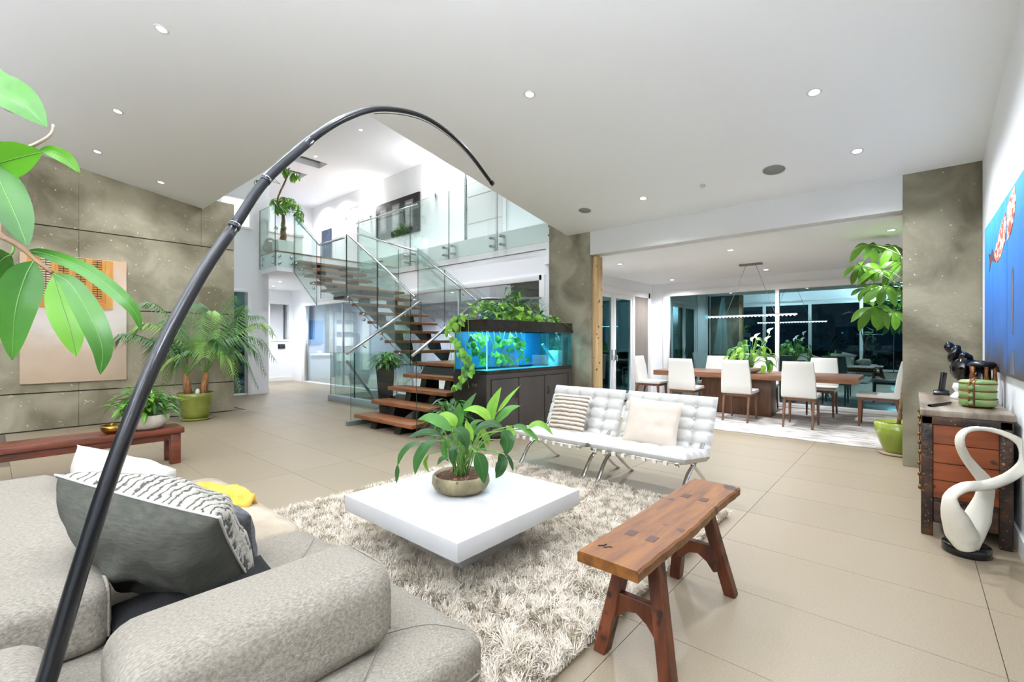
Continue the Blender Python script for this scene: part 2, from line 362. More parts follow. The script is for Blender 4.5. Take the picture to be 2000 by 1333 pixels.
MB().tube([(12.7,3.75,.06),(12.7,3.75,2.55)], .025).obj('pole', steel, um)
MB().lathe([(.3,0),(.3,.06),(.05,.12)],(12.7,3.75,-.05)).obj('base', blackst, um)
# kitchen seen through the glazed wall
struct('wall_kitchen', MB().box((6.72,16.0,0),(11,16.15,2.96)).box((10.85,5.9,0),(11,16,2.96)).box((6.75,5.85,0),(11,5.95,2.96)), M('kitchen_wall','A9A7B2',.8))
struct('ceiling_kitchen', MB().box((6.72,5.9,2.7),(11,16,2.95)), ceilm)
struct('floor_kitchen', MB().box((6.72,5.95,-.012),(10.85,16,0)), M('kitchen_floor','9B8F80',.5))
struct('wall_kitchen_blue', MB().box((10.8,7.6,.6),(10.86,10.9,2.6)).box((7.44,15.94,1.2),(7.9,15.99,2.03)), M('blue_wall','3F74A8',.6))
st = struct('pillar_stone', MB().box((8.0,15.7,0),(8.15,15.98,2.7)), M('stone_mosaic','A39A7E',.8,col2='5F5845',scale=30,detail=2,lo=.45,hi=.55,bump=.4,bscale=30))
kc = thing('vanity_counter', (7.6,15.7,0), 'white counter with basin under a blue panel, seen through the interior glazing', 'counter')
box('cabinet', (7.2,15.45,0), (7.95,15.98,.80), M('counter_front','C9C9C4',.5), kc); box('worktop', (7.18,15.4,.80), (7.97,15.98,.86), trimw, kc, .004)
MB().lathe([(0,0),(.06,.0),(.09,.08),(.08,.08),(.05,.02),(0,.02)], (7.6,15.65,.86), 20).obj('basin', trimw, kc)
kd = thing('display_shelves', (8.7,15.8,0), 'tall cream shelving unit seen through the interior glazing', 'shelves')
box('body', (8.28,15.9,.25), (9.05,15.98,2.35), M('shelf_cream','DAD8C4',.5), kd)
for z_ in (.55,1.1,1.62,2.05): box('shelf', (8.28,15.72,z_), (9.05,15.9,z_+.02), M('shelf_edge','6E716C',.4), kd)
box('frame', (9.05,15.7,0), (9.12,15.98,2.4), blackst, kd); box('frame', (8.2,15.7,0), (8.28,15.98,2.4), M('mauve_wall','8A8794',.6), kd)
k3 = thing('tall_cupboard', (9.6,15.8,0), 'cream cupboard with dark side right of the shelving behind the interior glazing', 'cupboard')
box('body', (9.35,15.75,.2), (9.62,15.98,2.2), MATS['shelf_cream'], k3); box('side', (9.62,15.75,0), (9.72,15.98,2.5), blackst, k3)
for y in (10.0,10.8):
    s_ = thing('bar_stool', (7.7,y,0), 'dark bar stool behind the interior glazing, %s' % ('nearer the stairs' if y<10.5 else 'farther from the stairs'), 'stool')
    box('seat', (7.55,y-.18,.62),(7.92,y+.18,.67), blackst, s_, .01); box('backrest', (7.53,y-.18,.67),(7.56,y+.18,.95), blackst, s_, .01)
    for dx in (-.15,.15):
        for dy in (-.15,.15): MB().tube([(7.73+dx,y+dy,0),(7.73+dx*.8,y+dy*.8,.62)], .012).obj('leg', steel, s_)
bx = thing('brown_planter', (7.4,12.9,0), 'low brown planter box behind the interior glazing', 'planter')
MB().prism([(7.25,0),(7.6,0),(7.68,.32),(7.17,.32)], 12.5, 12.95).obj('body', M('rust_brown','4A2B1F',.5), bx)
box('soil', (7.2,12.52,.30), (7.65,12.93,.325), M('dark_soil','231A12',.95), bx)
# upstairs corridor details
def updoor(k, y0, y1, dark, open_=False):
    d = struct('door_%d' % k, MB().box((7.57,y0-.09,3.42),(7.62,y0,5.6)).box((7.57,y1,3.42),(7.62,y1+.09,5.6)).box((7.57,y0,5.52),(7.62,y1,5.62)), trimw)
    box('door_panel', (7.585,y0,3.42), (7.6,y1,5.52), M('door_white','DAD9D6',.5) if not dark else M('door_frame_dark','C9CACA',.5), d)
    if dark: box('pane', (7.575,y0+.12,3.6), (7.585,y1-.1,5.1), M('night_pane','0D1A33',.05,col2='24406B',scale=2), d)
    else:
        for z_ in (3.7,4.45,5.2): box('hinge', (7.56,y1-.03,z_), (7.585,y1+.01,z_+.11), steel, d)
    return d
updoor(3, 14.6, 15.5, True); updoor(4, 13.0, 13.75, False); d5 = updoor(5, 6.9, 8.12, False)
box('edge_bar', (7.54,8.1,3.5), (7.56,8.13,5.5), steel, d5)
for z_ in (4.1,4.75): box('panel_line', (7.58,6.95,z_), (7.586,8.05,z_+.01), M('line_grey','A9A9A6',.6), d5)
struct('wall_pony', MB().box((4.6,13.4,3.42),(6.0,13.5,4.32)), white); struct('trim_3', MB().box((4.58,13.36,4.32),(6.05,13.54,4.38)), trimw)
struct('trim_4', MB().box((5.0,16.16,3.5),(5.08,16.2,5.5)).box((5.5,16.16,3.5),(5.58,16.2,5.5)).box((5.0,16.16,5.4),(5.58,16.2,5.5)).box((4.65,16.1,3.9),(4.95,16.2,5.7),), M('frame_grey','B5B3A8',.6))
fr = thing('picture_frame', (7.58,10.96,4.25), 'large black triple picture frame on the upper gallery wall', 'picture')
box('frame', (7.55,9.92,4.25), (7.6,12.0,5.3), M('frame_black','0E0E10',.7), fr, .004)
for y in (10.18,10.80,11.42):
    box('picture_mat', (7.544,y,4.43), (7.55,y+.36,5.16), M('picture_paper','77777A',.7), fr)
    box('print', (7.541,y+.05,4.5), (7.544,y+.31,5.1), M('print_grey','B9B6B6',.6,col2='8E8B90',scale=6), fr)
# sconces on the gallery wall
for y, lab in ((12.3,'left of the black triple picture frame'),(9.25,'right of the black triple picture frame')):
    s_ = thing('wall_sconce', (7.58,y,5.1), 'slim glass wall sconce throwing light upward, '+lab, 'sconce')
    box('backplate', (7.56,y-.04,5.0), (7.6,y+.04,5.12), steel, s_, .004)
    MB().tube([(7.56,y,5.06),(7.5,y,5.07),(7.47,y,5.13)], .012).obj('arm', steel, s_)
    box('glass_blade', (7.465,y-.02,5.1), (7.475,y+.02,5.42), emis('sconce_glow','FFFFFF',6), s_)
    pointl(s_, (7.40,y,5.42), SC_P, .03, (1,.98,.94))
# ================================================================== LIGHT FITTINGS
trimring = M('light_trim','D9D9D7',.5); lens = emis('light_lens','FFFDF6',14)
tilt = math.atan(CS)
ringm = MB().lathe([(.036,.004),(.038,-.004),(.052,-.004),(.056,0),(.056,.004)], n=24).mesh('trim_ring', trimring)
lensm = MB().lathe([(.036,0),(.036,-.002),(0,-.002)], n=24).mesh('lens', lens)
def downlight(x, y, z, lab, grp, power, rot=0, size=150):
    t = thing('downlight', (x,y,z), lab, 'ceiling light', grp, local=True, rot=(0,rot,0))
    link('trim_ring', ringm, t); link('lens', lensm, t)
    spot(t, (0,0,-.05), power, size)
    return t
names = [((.96,4.79),'round recessed light in the sloping ceiling, upper left of the photo above the lamp arc'),
 ((.97,6.88),'round recessed light in the sloping ceiling, second of the row running to the concrete wall'),
 ((.99,8.55),'round recessed light in the sloping ceiling close to the top left of the concrete wall'),
 ((1.78,8.92),'small recessed light next to the concrete wall, nearest the stair void'),
 ((3.245,2.63),'bright recessed light in the sloping ceiling above the coffee table'),
 ((4.46,.61),'bright recessed light in the sloping ceiling, nearest to the right wall'),
 ((5.57,.41),'recessed light in the sloping ceiling just before the concrete column'),
 ((5.58,2.63),'recessed light in the sloping ceiling above the two white leather chairs')]
for k, ((x,y),lab) in enumerate(names):
    downlight(x, y, cz(x), lab, 'living room ceiling lights', DL_P*(.45 if k in (2,3) else .8 if k < 2 else 1.15 if k == 4 else 1.5), tilt)
for (x,y) in ((1.0,2.3),(-1.3,2.3),(-1.3,5.5),(2.2,.4)):     # unseen downlights added behind and above the camera to light the room
    downlight(x, y, cz(x), 'unseen recessed light added in the sloping ceiling behind the camera', 'added ceiling lights behind the camera', DL_P*.4, tilt)
for (x,y),lab in {(7.25,2.04):'recessed dining light nearest the beam, above the middle chairs',(7.28,3.86):'recessed dining light beside the french doors',
  (9.92,4.0):'recessed dining light in the far left corner of the dining ceiling',(7.23,.2):'recessed dining light above the big-leaved plant',(9.67,2.09):'recessed dining light behind the pendant canopy'}.items():
    downlight(x, y, 2.65, lab, 'dining ceiling lights', DN_P*(.35 if y < 1 else 1))
for (x,y),lab in {(5.5,9.34):'bright recessed light in the upper ceiling above the stairs',(5.53,11.56):'recessed light in the upper ceiling beside the roof-light shaft',
  (7.1,13.93):'recessed light over the upper corridor doors',(7.16,15.13):'recessed light at the far end of the upper corridor',(7.1,8.2):'recessed light over the gallery'}.items():
    downlight(x, y, 6.05, lab, 'upper ceiling lights', UP_P)
for (x,y),lab in {(5.3,13.2):'recessed light under the landing slab, nearer one',(5.6,14.4):'recessed light under the landing slab, farther one'}.items():
    downlight(x, y, 2.95, lab, 'hall ceiling lights', HL_P)
for (x,y) in ((8.1,14.7),(9.4,12.6),(8.8,10.0),(7.6,8.0)):
    downlight(x, y, 2.70, 'recessed kitchen light behind the interior glazing', 'kitchen ceiling lights', KT_P)
tp = thing('added_uplight', (-3.2,8.6,0), 'unseen uplight added in the corner by the concrete wall', 'lamp')  # unseen uplights added behind the camera to brighten the ceiling
for k,(x,y,pw_) in enumerate(UPL):
    if k: tp = thing('added_uplight', (x,y,0), ('unseen uplight added by the right-hand end of the rear windows','unseen uplight added in the middle of the rear windows','unseen uplight added against the right wall behind the camera','unseen uplight added between the sofa and the rear windows')[k-1], 'lamp')
    tp.location = (x,y,0)
    MB().lathe([(.14,0),(.14,.02),(.015,.03),(.012,1.75)],(x,y,0)).obj('pole', blackst, tp)
    MB().lathe([(.03,1.72),(.16,1.82),(.155,1.82),(.03,1.73)],(x,y,0)).obj('bowl', blackst, tp)
    spot(tp, (x,y,1.85), UPL_P*pw_, 160, 1, .08).rotation_euler = (PI,0,0)
for (x,y),lab in {(5.0,6.2):'hidden light added in the upper ceiling over the lower stair flight',(4.4,8.2):'hidden light added in the upper ceiling over the palm side of the void'}.items():
    downlight(x, y, 6.05, lab, 'upper ceiling lights', VD_P)  # two hidden downlights added above the void to brighten fascia and stairs
# speaker grilles, sprinklers
for (x,y,r_),lab in {(5.58,1.13,.105):'larger grey round speaker grille in the sloping ceiling',(5.56,3.5,.085):'smaller grey round speaker grille near the concrete pillar'}.items():
    t = thing('ceiling_speaker', (x,y,cz(x)), lab, 'speaker', local=True, rot=(0,tilt,0))
    MB().lathe([(r_,.004),(r_,-.004),(r_*1.1,-.004),(r_*1.13,.002)], n=32).obj('trim_ring', trimring, t)
    MB().lathe([(r_,0),(r_,-.003),(0,-.003)], n=32).obj('grille', M('speaker_grey','8E8E8B',.8), t)
for (x,y,lab) in ((5.58,1.88,'tiny white ceiling sensor between the speaker grilles'),(.16,8.15,'white round smoke detector near the left edge of the ceiling')):
    t = thing('smoke_detector', (x,y,cz(x)), lab, 'detector', local=True, rot=(0,tilt,0)); r_ = .03 if x>1 else .07
    MB().lathe([(r_,.002),(r_,-.012),(r_*.7,-.02),(0,-.02)], n=24).obj('housing', M('detector_grey','C4C4C2',.6), t)
# linear pendant
pn = thing('pendant_lamp', (8.75,2.13,2.65), 'thin linear LED pendant hanging on two wires over the dining table', 'pendant light')
box('canopy', (8.70,1.95,2.62), (8.80,2.31,2.65), M('satin_nickel','8C8A88',.4,1), pn, .004)
MB().tube([(8.75,2.05,2.62),(8.75,1.75,1.76)], .0035, 6).obj('wire', steel, pn); MB().tube([(8.75,2.21,2.62),(8.75,2.54,1.76)], .0035, 6).obj('wire', steel, pn)
box('bar', (8.73,1.43,1.745), (8.77,2.85,1.762), steel, pn)
box('led_strip', (8.735,1.44,1.738), (8.765,2.84,1.745), emis('led','F4FAFF',10), pn)
for k in range(24):
    y = 1.47+k*.0585; MB().lathe([(.009,0),(.009,-.014),(0,-.014)], (8.75,y,1.738), n=8).obj('crystal', emis('led_dot','F4FAFF',20), pn)
for y in (1.8,2.15,2.5): spot(pn, (8.75,y,1.72), 9, 160)
# ================================================================== STAIRCASE
stair = thing('staircase', (5.0,5.7,0), 'open staircase of brown wooden treads on black steel with glass balustrades', 'staircase')
def rise(k): return .175+.19*(k-1)
for k in range(1,5):
    x = 3.70+.30*(k-1); z = rise(k)
    box('tread', (x,5.02,z-.055), (x+.335,6.48,z), treadw, stair, .003)
box('landing', (4.90,5.02,rise(5)-.055), (6.4,6.60,rise(5)), treadw, stair, .003)
for k in range(6,13):
    y = 6.88+.30*(k-6); z = rise(k)
    box('tread', (4.92,y,z-.055), (6.42,y+.335,z), treadw, stair, .003)
box('landing', (4.92,8.98,rise(13)-.055), (6.42,10.05,rise(13)), treadw, stair, .003)
for k in range(14,18):
    y = 10.05+.29*(k-14); z = rise(k)
    box('tread', (4.82,y,z-.055), (6.42,y+.32,z), treadw, stair, .003)
def zig(a0, z0, n, run, r_, t0, t1, axis, first=True):
    """saw-tooth stringer under n treads"""
    top = []; 
    for k in range(n):
        a = a0+run*k; z = z0+r_*k-.056
        top += [(a+.05, z), (a+run-.0, z)]
        if k < n-1: top += [(a+run+.05, z+r_)] if False else []
    bot = [(a0+run*n, z0+r_*(n-1)-.056-.10), (a0+.12, z0-.056-.20 if z0 > .3 else 0.0)]
    if z0 <= .3: bot = [(a0+run*n, z0+r_*(n-1)-.056-.22), (a0+run, .0), (a0-.0, .0)]
    poly = top+bot
    return MB().prism(poly, t0, t1, axis).obj('stringer', blackst, stair, .0)
for y in (5.35,5.95): zig(3.74, .175, 4, .30, .19, y, y+.14, 'y')
for x in (5.25,5.95): zig(6.92, rise(6), 7, .30, .19, x, x+.12, 'x')
for x in (5.25,5.95): zig(10.07, rise(14), 4, .29, .19, x, x+.12, 'x')
box('stringer', (4.98,5.3,0), (5.1,5.42,.88), blackst, stair); box('stringer', (6.2,5.3,0), (6.32,5.42,.88), blackst, stair); box('stringer', (6.2,6.3,0), (6.32,6.42,.88), blackst, stair)
MB().prism([(4.92,.88),(6.4,.88),(6.4,.78),(4.8,.70)], 5.35, 6.3, 'y').obj('stringer', blackst, stair)
MB().prism([(8.9,rise(13)-.06),(10.1,rise(13)-.06),(10.1,rise(13)-.2),(8.9,rise(13)-.2)], 5.25, 6.07, 'x').obj('stringer', blackst, stair)
# glass balustrades of the stair
T=.012
glass_poly('glass_panel', [(3.66,.0),(3.80,.0),(5.0,.80),(5.0,1.99),(3.66,1.14)], 6.50, 6.50+T, 'y', stair)
box('floor_shoe', (3.60,6.47,0), (4.1,6.55,.07), M('zinc','8A9390',.4,.6), stair)
glass_poly('glass_panel', [(3.76,.0),(3.86,.0),(5.02,.72),(5.02,1.93),(3.76,1.14)], 4.985, 4.985+T, 'y', stair)
def zl(y): return 2.06+.635*(y-6.58)
for y0,y1 in ((6.66,7.7),(7.72,8.85)):     # inner side of flight two
    glass_poly('glass_panel', [(y0,zl(y0)-1.25),(y1,zl(y1)-1.25),(y1,zl(y1)+.02),(y0,zl(y0)+.02)], 4.88, 4.88+T, 'x', stair)
glass_poly('glass_panel', [(5.05,.8),(6.60,.8),(6.60,2.1),(5.05,1.95)], 4.99-.0, 4.99+T, 'y', stair)
for y0,y1 in ((6.6,7.6),(7.62,8.55)):
    glass_poly('glass_panel', [(y0,zl(y0)-1.2),(y1,zl(y1)-1.2),(y1,zl(y1)+.12),(y0,zl(y0)+.12)], 6.47, 6.47+T, 'x', stair)
z3 = lambda y: 3.50+.655*(y-10.0)
glass_poly('glass_panel', [(8.87,2.25),(9.98,2.25),(9.98,3.5),(8.87,3.5)], 4.88, 4.88+T, 'x', stair)
glass_poly('glass_panel', [(10.0,2.1),(11.16,2.95),(11.16,4.35),(10.0,3.55)], 4.80, 4.80+T, 'x', stair)
glass_poly('glass_panel', [(9.3,2.25),(11.16,2.95),(11.16,4.35),(9.3,3.5)], 6.47, 6.47+T, 'x', stair)
# standoffs and handrails
stm = MB().tube([(0,0,-.02),(0,0,.02)], .028, 12).mesh('standoff', steel)
def standoff(p, ax):
    o = link('standoff', stm, stair); o.location = p; o.rotation_euler = (0,PI/2,0) if ax == 'x' else (PI/2,0,0)
for k in (6,8,10,12):
    for dz in (-.06,-.16): standoff((4.885, 6.98+.3*(k-6), rise(k)+dz), 'x')
for k in (14,16,17):
    for dz in (-.06,-.16): standoff((4.805, 10.15+.29*(k-14), rise(k)+dz), 'x')
def rail(pts, r_=.021, par=None):
    g = MB(); pts = [Vector(p) for p in pts]
    g.tube(pts, r_, 10); return g.obj('handrail', steel, par or stair)
rail([(3.62,6.56,1.10),(5.02,6.56,2.0)]); rail([(3.64,4.93,1.10),(4.9,4.93,1.94)])
rail([(4.94,6.6,2.08),(4.94,8.85,zl(8.85))]); rail([(6.42,6.5,2.08),(6.42,8.55,zl(8.55)+.05)]); rail([(4.9,4.93,1.94),(6.42,4.96,2.06),(6.42,6.5,2.08)])
rail([(4.86,8.9,3.45),(4.86,10.0,3.45),(4.86,11.16,4.22)]); rail([(6.42,8.55,3.36),(6.42,11.1,3.55+.6)])
brk = MB().tube([(0,0,0),(0,0,-.05),(.05,0,-.08)], .009, 8).mesh('bracket', steel)
for p in ((3.9,6.55,1.27),(4.7,6.55,1.78),(3.9,4.94,1.27),(4.6,4.94,1.74),(4.93,7.2,zl(7.2)),(4.93,8.4,zl(8.4)),(6.42,7.0,zl(7.0)),(6.42,8.1,zl(8.1))):
    o = link('bracket', brk, stair); o.location = p
# gallery balustrade
gb = thing('gallery_balustrade', (6.5,8.0,3.42), 'glass balustrade along the upper gallery with steel standoffs', 'balustrade')
for y0,y1 in ((4.67,6.07),(6.10,7.48),(7.51,8.86),(8.89,10.24),(10.27,11.15)):
    glass_box('glass_panel', (6.49,y0,3.06), (6.49+T,y1,4.52), gb)
    for y in (y0+.12,y1-.12):
        for z in (3.16,3.32):
            o = link('standoff', stm, gb); o.location = (6.50,y,z); o.rotation_euler = (0,PI/2,0); o.scale=(1,1,3)
struct('trim_5', MB().box((6.585,4.66,2.96),(6.6,11.2,3.425)), trimw)
rail([(6.42,8.5,4.42),(6.42,9.6,4.42),(6.42,11.1,4.42)], .018, gb)
lb = thing('landing_balustrade', (4.4,11.6,3.42), 'glass balustrade around the upper landing corner', 'balustrade')
glass_box('glass_panel', (4.37,11.17,3.05), (4.37+T,12.08,4.5), lb); glass_box('glass_panel', (4.38,11.15,3.05), (4.82,11.15+T,4.5), lb, thin='y'); glass_box('glass_panel', (4.84,11.15,3.05), (5.0,11.15+T,4.5), lb, thin='y')
for (x,y,ax) in ((4.38,11.3,'x'),(4.38,11.95,'x'),(4.48,11.16,'y'),(4.75,11.16,'y')):
    for z in (3.14,3.3):
        o = link('standoff', stm, lb); o.location = (x,y,z); o.rotation_euler = (0,PI/2,0) if ax=='x' else (PI/2,0,0)
# guard round the basement stair
bg = thing('stairwell_guard', (4.95,8.3,0), 'low glass guard with grey base rail around the basement stair opening', 'balustrade')
box('base_rail', (4.86,6.62,0), (5.0,9.6,.13), M('zinc2','9BA6A8',.45,.3), bg, .003)
for y0,y1 in ((6.64,7.6),(7.62,8.6),(8.62,9.6)): glass_box('glass_panel', (4.92,y0,.05), (4.92+T,y1,1.05), bg)
box('base_rail', (5.0,9.5,0), (6.6,9.6,.13), MATS['zinc2'], bg, .003); glass_box('glass_panel', (5.0,9.54,.05), (6.56,9.54+T,1.05), bg, thin='y')
bs = thing('basement_stair', (5.8,8.3,-1), 'flight of treads going down to the basement behind the glass guard', 'stair')
for k in range(8): box('tread', (5.25,9.2-.26*k,-.2-.19*k-.05), (6.5,9.48-.26*k,-.2-.19*k), treadw, bs)
MB().tube([(5.2,9.4,.85),(5.2,7.3,-.55)], .03, 8).obj('handrail', M('dark_rail','4A6068',.3,.5), bs)
# ================================================================== AQUARIUM
ak = thing('aquarium_cabinet', (5.15,4.42,0), 'long black cabinet carrying the aquarium', 'cabinet')
cabm = M('cabinet_black','37322F',.38,col2='413B37',scale=2)
dkm = M('cabinet_side','16110F',.4,col2='211A17',scale=5)
AX0,AX1,AY0,AY1 = 4.19,6.13,4.10,4.745
box('body', (AX0,AY0+.012,.02), (AX1,AY1,.862), dkm, ak, .003); box('plinth', (AX0+.03,AY0+.03,0), (AX1-.03,AY1-.03,.02), blackst, ak)
box('top_rail', (AX0,AY0-.002,.80), (AX1,AY0+.012,.862), cabm, ak)
box('edge_strip', (AX0,AY0-.002,.02), (AX0+.07,AY0+.012,.80), cabm, ak)
xs = [AX0+.085, 4.82, 5.41, 6.02]
for k in range(3):
    d = box('door', (xs[k],AY0-.012,.05), (xs[k+1]-.02,AY0+.01,.79), cabm, ak, .003)
    hx = xs[k+1]-.075 if k == 0 else xs[k]+.06
    if k == 1: continue
    MB().tube([(hx,AY0-.012,.62),(hx,AY0-.035,.615),(hx,AY0-.035,.53),(hx,AY0-.012,.525)], .007).obj('handle', M('handle_black','080808',.2), d)
box('edge_strip', (6.02,AY0-.008,.05), (6.12,AY0+.01,.79), cabm, ak)
box('socket', (AX0-.004,4.28,.70), (AX0,4.37,.74), M('socket_grey','3A332C',.4), ak, .002)
aq = thing('aquarium', (5.15,4.42,.862), 'large glass aquarium with glowing blue water on the black cabinet', 'aquarium')
fb = M('tank_frame','0F0D0C',.3,col2='2A2420',scale=9)
def ring(z0,z1,o_): return MB().box((AX0+o_,AY0+o_,z0),(AX1-o_,AY0+.03,z1)).box((AX0+o_,AY1-.03,z0),(AX1-o_,AY1-o_,z1)).box((AX0+o_,AY0+.03,z0),(AX0+.03,AY1-.03,z1)).box((AX1-.03,AY0+.03,z0),(AX1-o_,AY1-.03,z1))
ring(.865,.915,.0).obj('lower_frame', fb, aq); ring(1.45,1.58,-.004).obj('upper_frame', fb, aq); ring(1.43,1.47,-.012).obj('upper_lip', fb, aq)
water = glassmat('tank_glass',(.55,.86,.93),.04,(.8,1,1),maxr=.45)
clear = glassmat('tank_glass_side',(.62,.90,.96),.03,(.8,1,1),maxr=.4)
box('pane', (AX0+.012,AY0+.008,.90), (AX1-.012,AY0+.016,1.45), water, aq); box('pane', (AX0+.006,AY0+.02,.90), (AX0+.014,AY1-.02,1.45), clear, aq)
box('pane', (AX1-.014,AY0+.02,.90), (AX1-.006,AY1-.02,1.45), clear, aq)
box('corner_seal', (AX0+.002,AY0+.002,.9), (AX0+.014,AY0+.014,1.45), M('seal_cyan','8FE8F0',.2), aq)
box('back_panel', (AX0+.02,AY1-.03,.9), (AX1-.02,AY1-.02,1.45), M('tank_blue','1F7FB0',.5,col2='12608F',scale=2,stretch=(1,1,.6)), aq)
box('bottom_panel', (AX0+.02,AY0+.02,.872), (AX1-.02,AY1-.03,.885), M('tank_floor','5FC8CF',.4), aq)
box('divider', (5.48,AY0+.04,.886), (5.49,AY1-.04,1.44), clear, aq)
box('hood', (AX0+.04,AY0+.04,1.50), (AX1-.04,AY1-.04,1.52), fb, aq)
box('light_strip', (AX0+.15,4.36,1.485), (AX1-.15,4.48,1.498), emis('tank_light','C8FAFF',16), aq)
spot(aq, (4.6,4.42,1.47), AQ_P, 150, .8, .1, (.6,.95,1)); spot(aq, (5.6,4.42,1.47), AQ_P, 150, .8, .1, (.6,.95,1))
fl = MB().tube([(5.62,4.3,1.25),(5.85,4.25,.98)], .02).tube([(5.66,4.34,1.25),(5.89,4.29,.98)],.008); fl.obj('filter_pipe', M('acrylic','9FD8E0',.1), aq)
box('filter_box', (5.9,4.2,.89), (6.02,4.4,1.15), M('filter_white','B9DDE2',.4), aq, .01); box('hose_clip', (6.13,4.2,.9), (6.17,4.26,1.36), blackst, aq, .006)
# ================================================================== PLANTS
def leafm(name, c, c2, vein=None, rough=.38, trl=.25, scale=3): return M(name, c, rough, col2=c2, scale=scale, trl=trl, rnd=.18, spec=.5, lo=.3, hi=.7)
lf_dark = leafm('leaf_dark','1C4520','37682C'); lf_mid = leafm('leaf_mid','2C6424','528C36'); lf_lite = leafm('leaf_light','56942A','86B83E')
lf_lime = leafm('leaf_lime','68A22C','98C244'); lf_fig = leafm('leaf_fig','286015','46821F', scale=6, trl=.25); lf_figl = leafm('leaf_fig_light','4A8C1B','6AA526', trl=.3)
lf_palm = leafm('leaf_palm','38663A','6F9A5A',trl=.2); lf_palml = leafm('leaf_palm_light','7FB24E','A8D070',trl=.3); lf_money = leafm('leaf_money','3E741F','76A432',trl=.4); lf_ylw = leafm('leaf_yellow','A8B83C','D6C860',trl=.3)
stemg = M('stem_green','5E8A3C',.5,col2='7AA04C',scale=8); stemb = M('stem_brown','6A5038',.7,col2='8A6E4C',scale=14,bump=.3); veinm = M('midrib','5F8A42',.5)
soil = M('soil','2A1C12',.95,col2='5A3E28',scale=60,bump=.8,bscale=90)
def wprof(t, shape):
    if shape == 'heart': return math.sin(PI*min(1,(t*.93+.07))**.62)**.8
    if shape == 'lance': return math.sin(PI*t**.8)**.9
    if shape == 'obov': return math.sin(PI*t**1.35)**.85
    return math.sin(PI*t)**.75
def leaf_strip(pts, W, nrm, fold=.18, n=12, shape='ell', wave=0, m=2, mb=None, rib=False):
    """leaf blade along a 3-D midrib; returns an MB"""
    P = bez(pts, n); g = mb or MB(); rows = []; nrm = Vector(nrm)
    for i, p in enumerate(P):
        t = i/n; T_ = (P[min(i+1,n)]-P[max(i-1,0)]).normalized()
        s_ = T_.cross(nrm); s_ = s_.normalized() if s_.length > 1e-4 else Vector((1,0,0)); u = s_.cross(T_).normalized()
        w_ = max(W*.5*wprof(min(max(t,.0001),.9999), shape), W*.012)
        rows.append([p + s_*(w_*k/m) + u*(abs(k/m)*w_*fold + wave*w_*math.sin(t*19+k)*abs(k/m)) for k in range(-m, m+1)])
    g.grid(rows)
    if rib: g.tube([p - 0*nrm for p in P], [W*.011*(1-.8*i/n)+.0005 for i in range(n+1)], 5, mi=1)
    return g
def leaf_variants(tag_, L, W, shape, droops, mats, fold=.2, n=8, wave=.0):
    out = []
    for k, d in enumerate(droops):
        pts = [(0,0,0),(L*.33,0,L*.05-d*L*.05),(L*.68,0,-d*L*.22),(L*.97,0,-d*L*.58)]
        for m in mats: out.append(leaf_strip(pts, W, (0,0,1), fold, n, shape, wave).mesh('leaf', m))
    return out
def place_leaf(me, parent, p, d, up=(0,0,1), s=1.0, name='leaf'):
    d = Vector(d).normalized(); z = Vector(up); z = (z-d*z.dot(d))
    if z.length < 1e-3: z = Vector((1,0,0))-d*d.x
    z.normalize(); y = z.cross(d)
    mw = Matrix(((d.x,y.x,z.x,p[0]),(d.y,y.y,z.y,p[1]),(d.z,y.z,z.z,p[2]),(0,0,0,1))) @ Matrix.Scale(s,4)
    return link(name, me, parent, mw=mw)
def rv(a, b): return random.uniform(a, b)
V_spath = leaf_variants('s', .20, .062, 'lance', (.3,.9,1.5), (lf_dark, lf_mid), wave=.06)
V_bush = leaf_variants('b', .13, .038, 'lance', (.3,1.0), (lf_mid, lf_lite), n=6)
V_pothos = leaf_variants('p', .085, .068, 'heart', (.3,1.0), (lf_lime, lf_lite, lf_mid), n=6)
V_anth = leaf_variants('a', .15, .085, 'heart', (.5,1.3), (lf_lime, lf_mid), n=7)
V_bamboo = leaf_variants('m', .18, .032, 'lance', (.5,1.5), (lf_mid, lf_lite), n=6)
V_money = leaf_variants('y', .22, .085, 'obov', (.5,1.2), (lf_money, lf_lite), n=7)
V_sch = leaf_variants('k', .17, .055, 'obov', (.6,1.3), (lf_mid, lf_lite), n=6)
V_small = leaf_variants('q', .10, .03, 'lance', (.6,1.4), (lf_lite, lf_mid), n=5)
def bush(parent, c, n, V, rr, h, stem=True, az=(0,2*PI), tilt_=(.15,1.35), s=(.7,1.15), droop=0):
    for k in range(n):
        a = rv(*az); e = rv(*tilt_); L = rv(.45,1)
        d = Vector((math.cos(a)*math.sin(e), math.sin(a)*math.sin(e), math.cos(e)))
        p = Vector(c)+Vector((d.x*rr*L, d.y*rr*L, d.z*h*L))
        dd = Vector((math.cos(a), math.sin(a), rv(-.5,.7)-droop*L))
        place_leaf(random.choice(V), parent, p, dd, (0,0,1), rv(*s))
        if stem and k % 2 == 0:
            mid = Vector(c)*.5+p*.5+Vector((0,0,h*.12))
            MB().tube(bez([Vector(c)+Vector((rv(-.02,.02),rv(-.02,.02),-.02)), mid, p], 5), [.0035]*6, 5).obj('stalk', stemg, parent)
def palmate(parent, p, n, V, s, axis=(0,0,1), open_=1.0, petiole=None, sag=.35):
    """n leaflets round one point"""
    ax = Vector(axis).normalized(); u = ax.cross(Vector((.3,.9,.1))).normalized(); v = ax.cross(u); a0 = rv(0,6)
    for k in range(n):
        a = a0+2*PI*k/n+rv(-.12,.12); d = (u*math.cos(a)+v*math.sin(a))*open_ + ax*(1-open_)*1.0 + Vector((0,0,-sag))
        place_leaf(random.choice(V), parent, p, d, ax, s*rv(.85,1.1))
    if petiole is not None:
        q = Vector(petiole); MB().tube(bez([q, q*.5+Vector(p)*.5+Vector((0,0,.03)), p], 6), [.004]*7, 6).obj('stalk', stemg, parent)
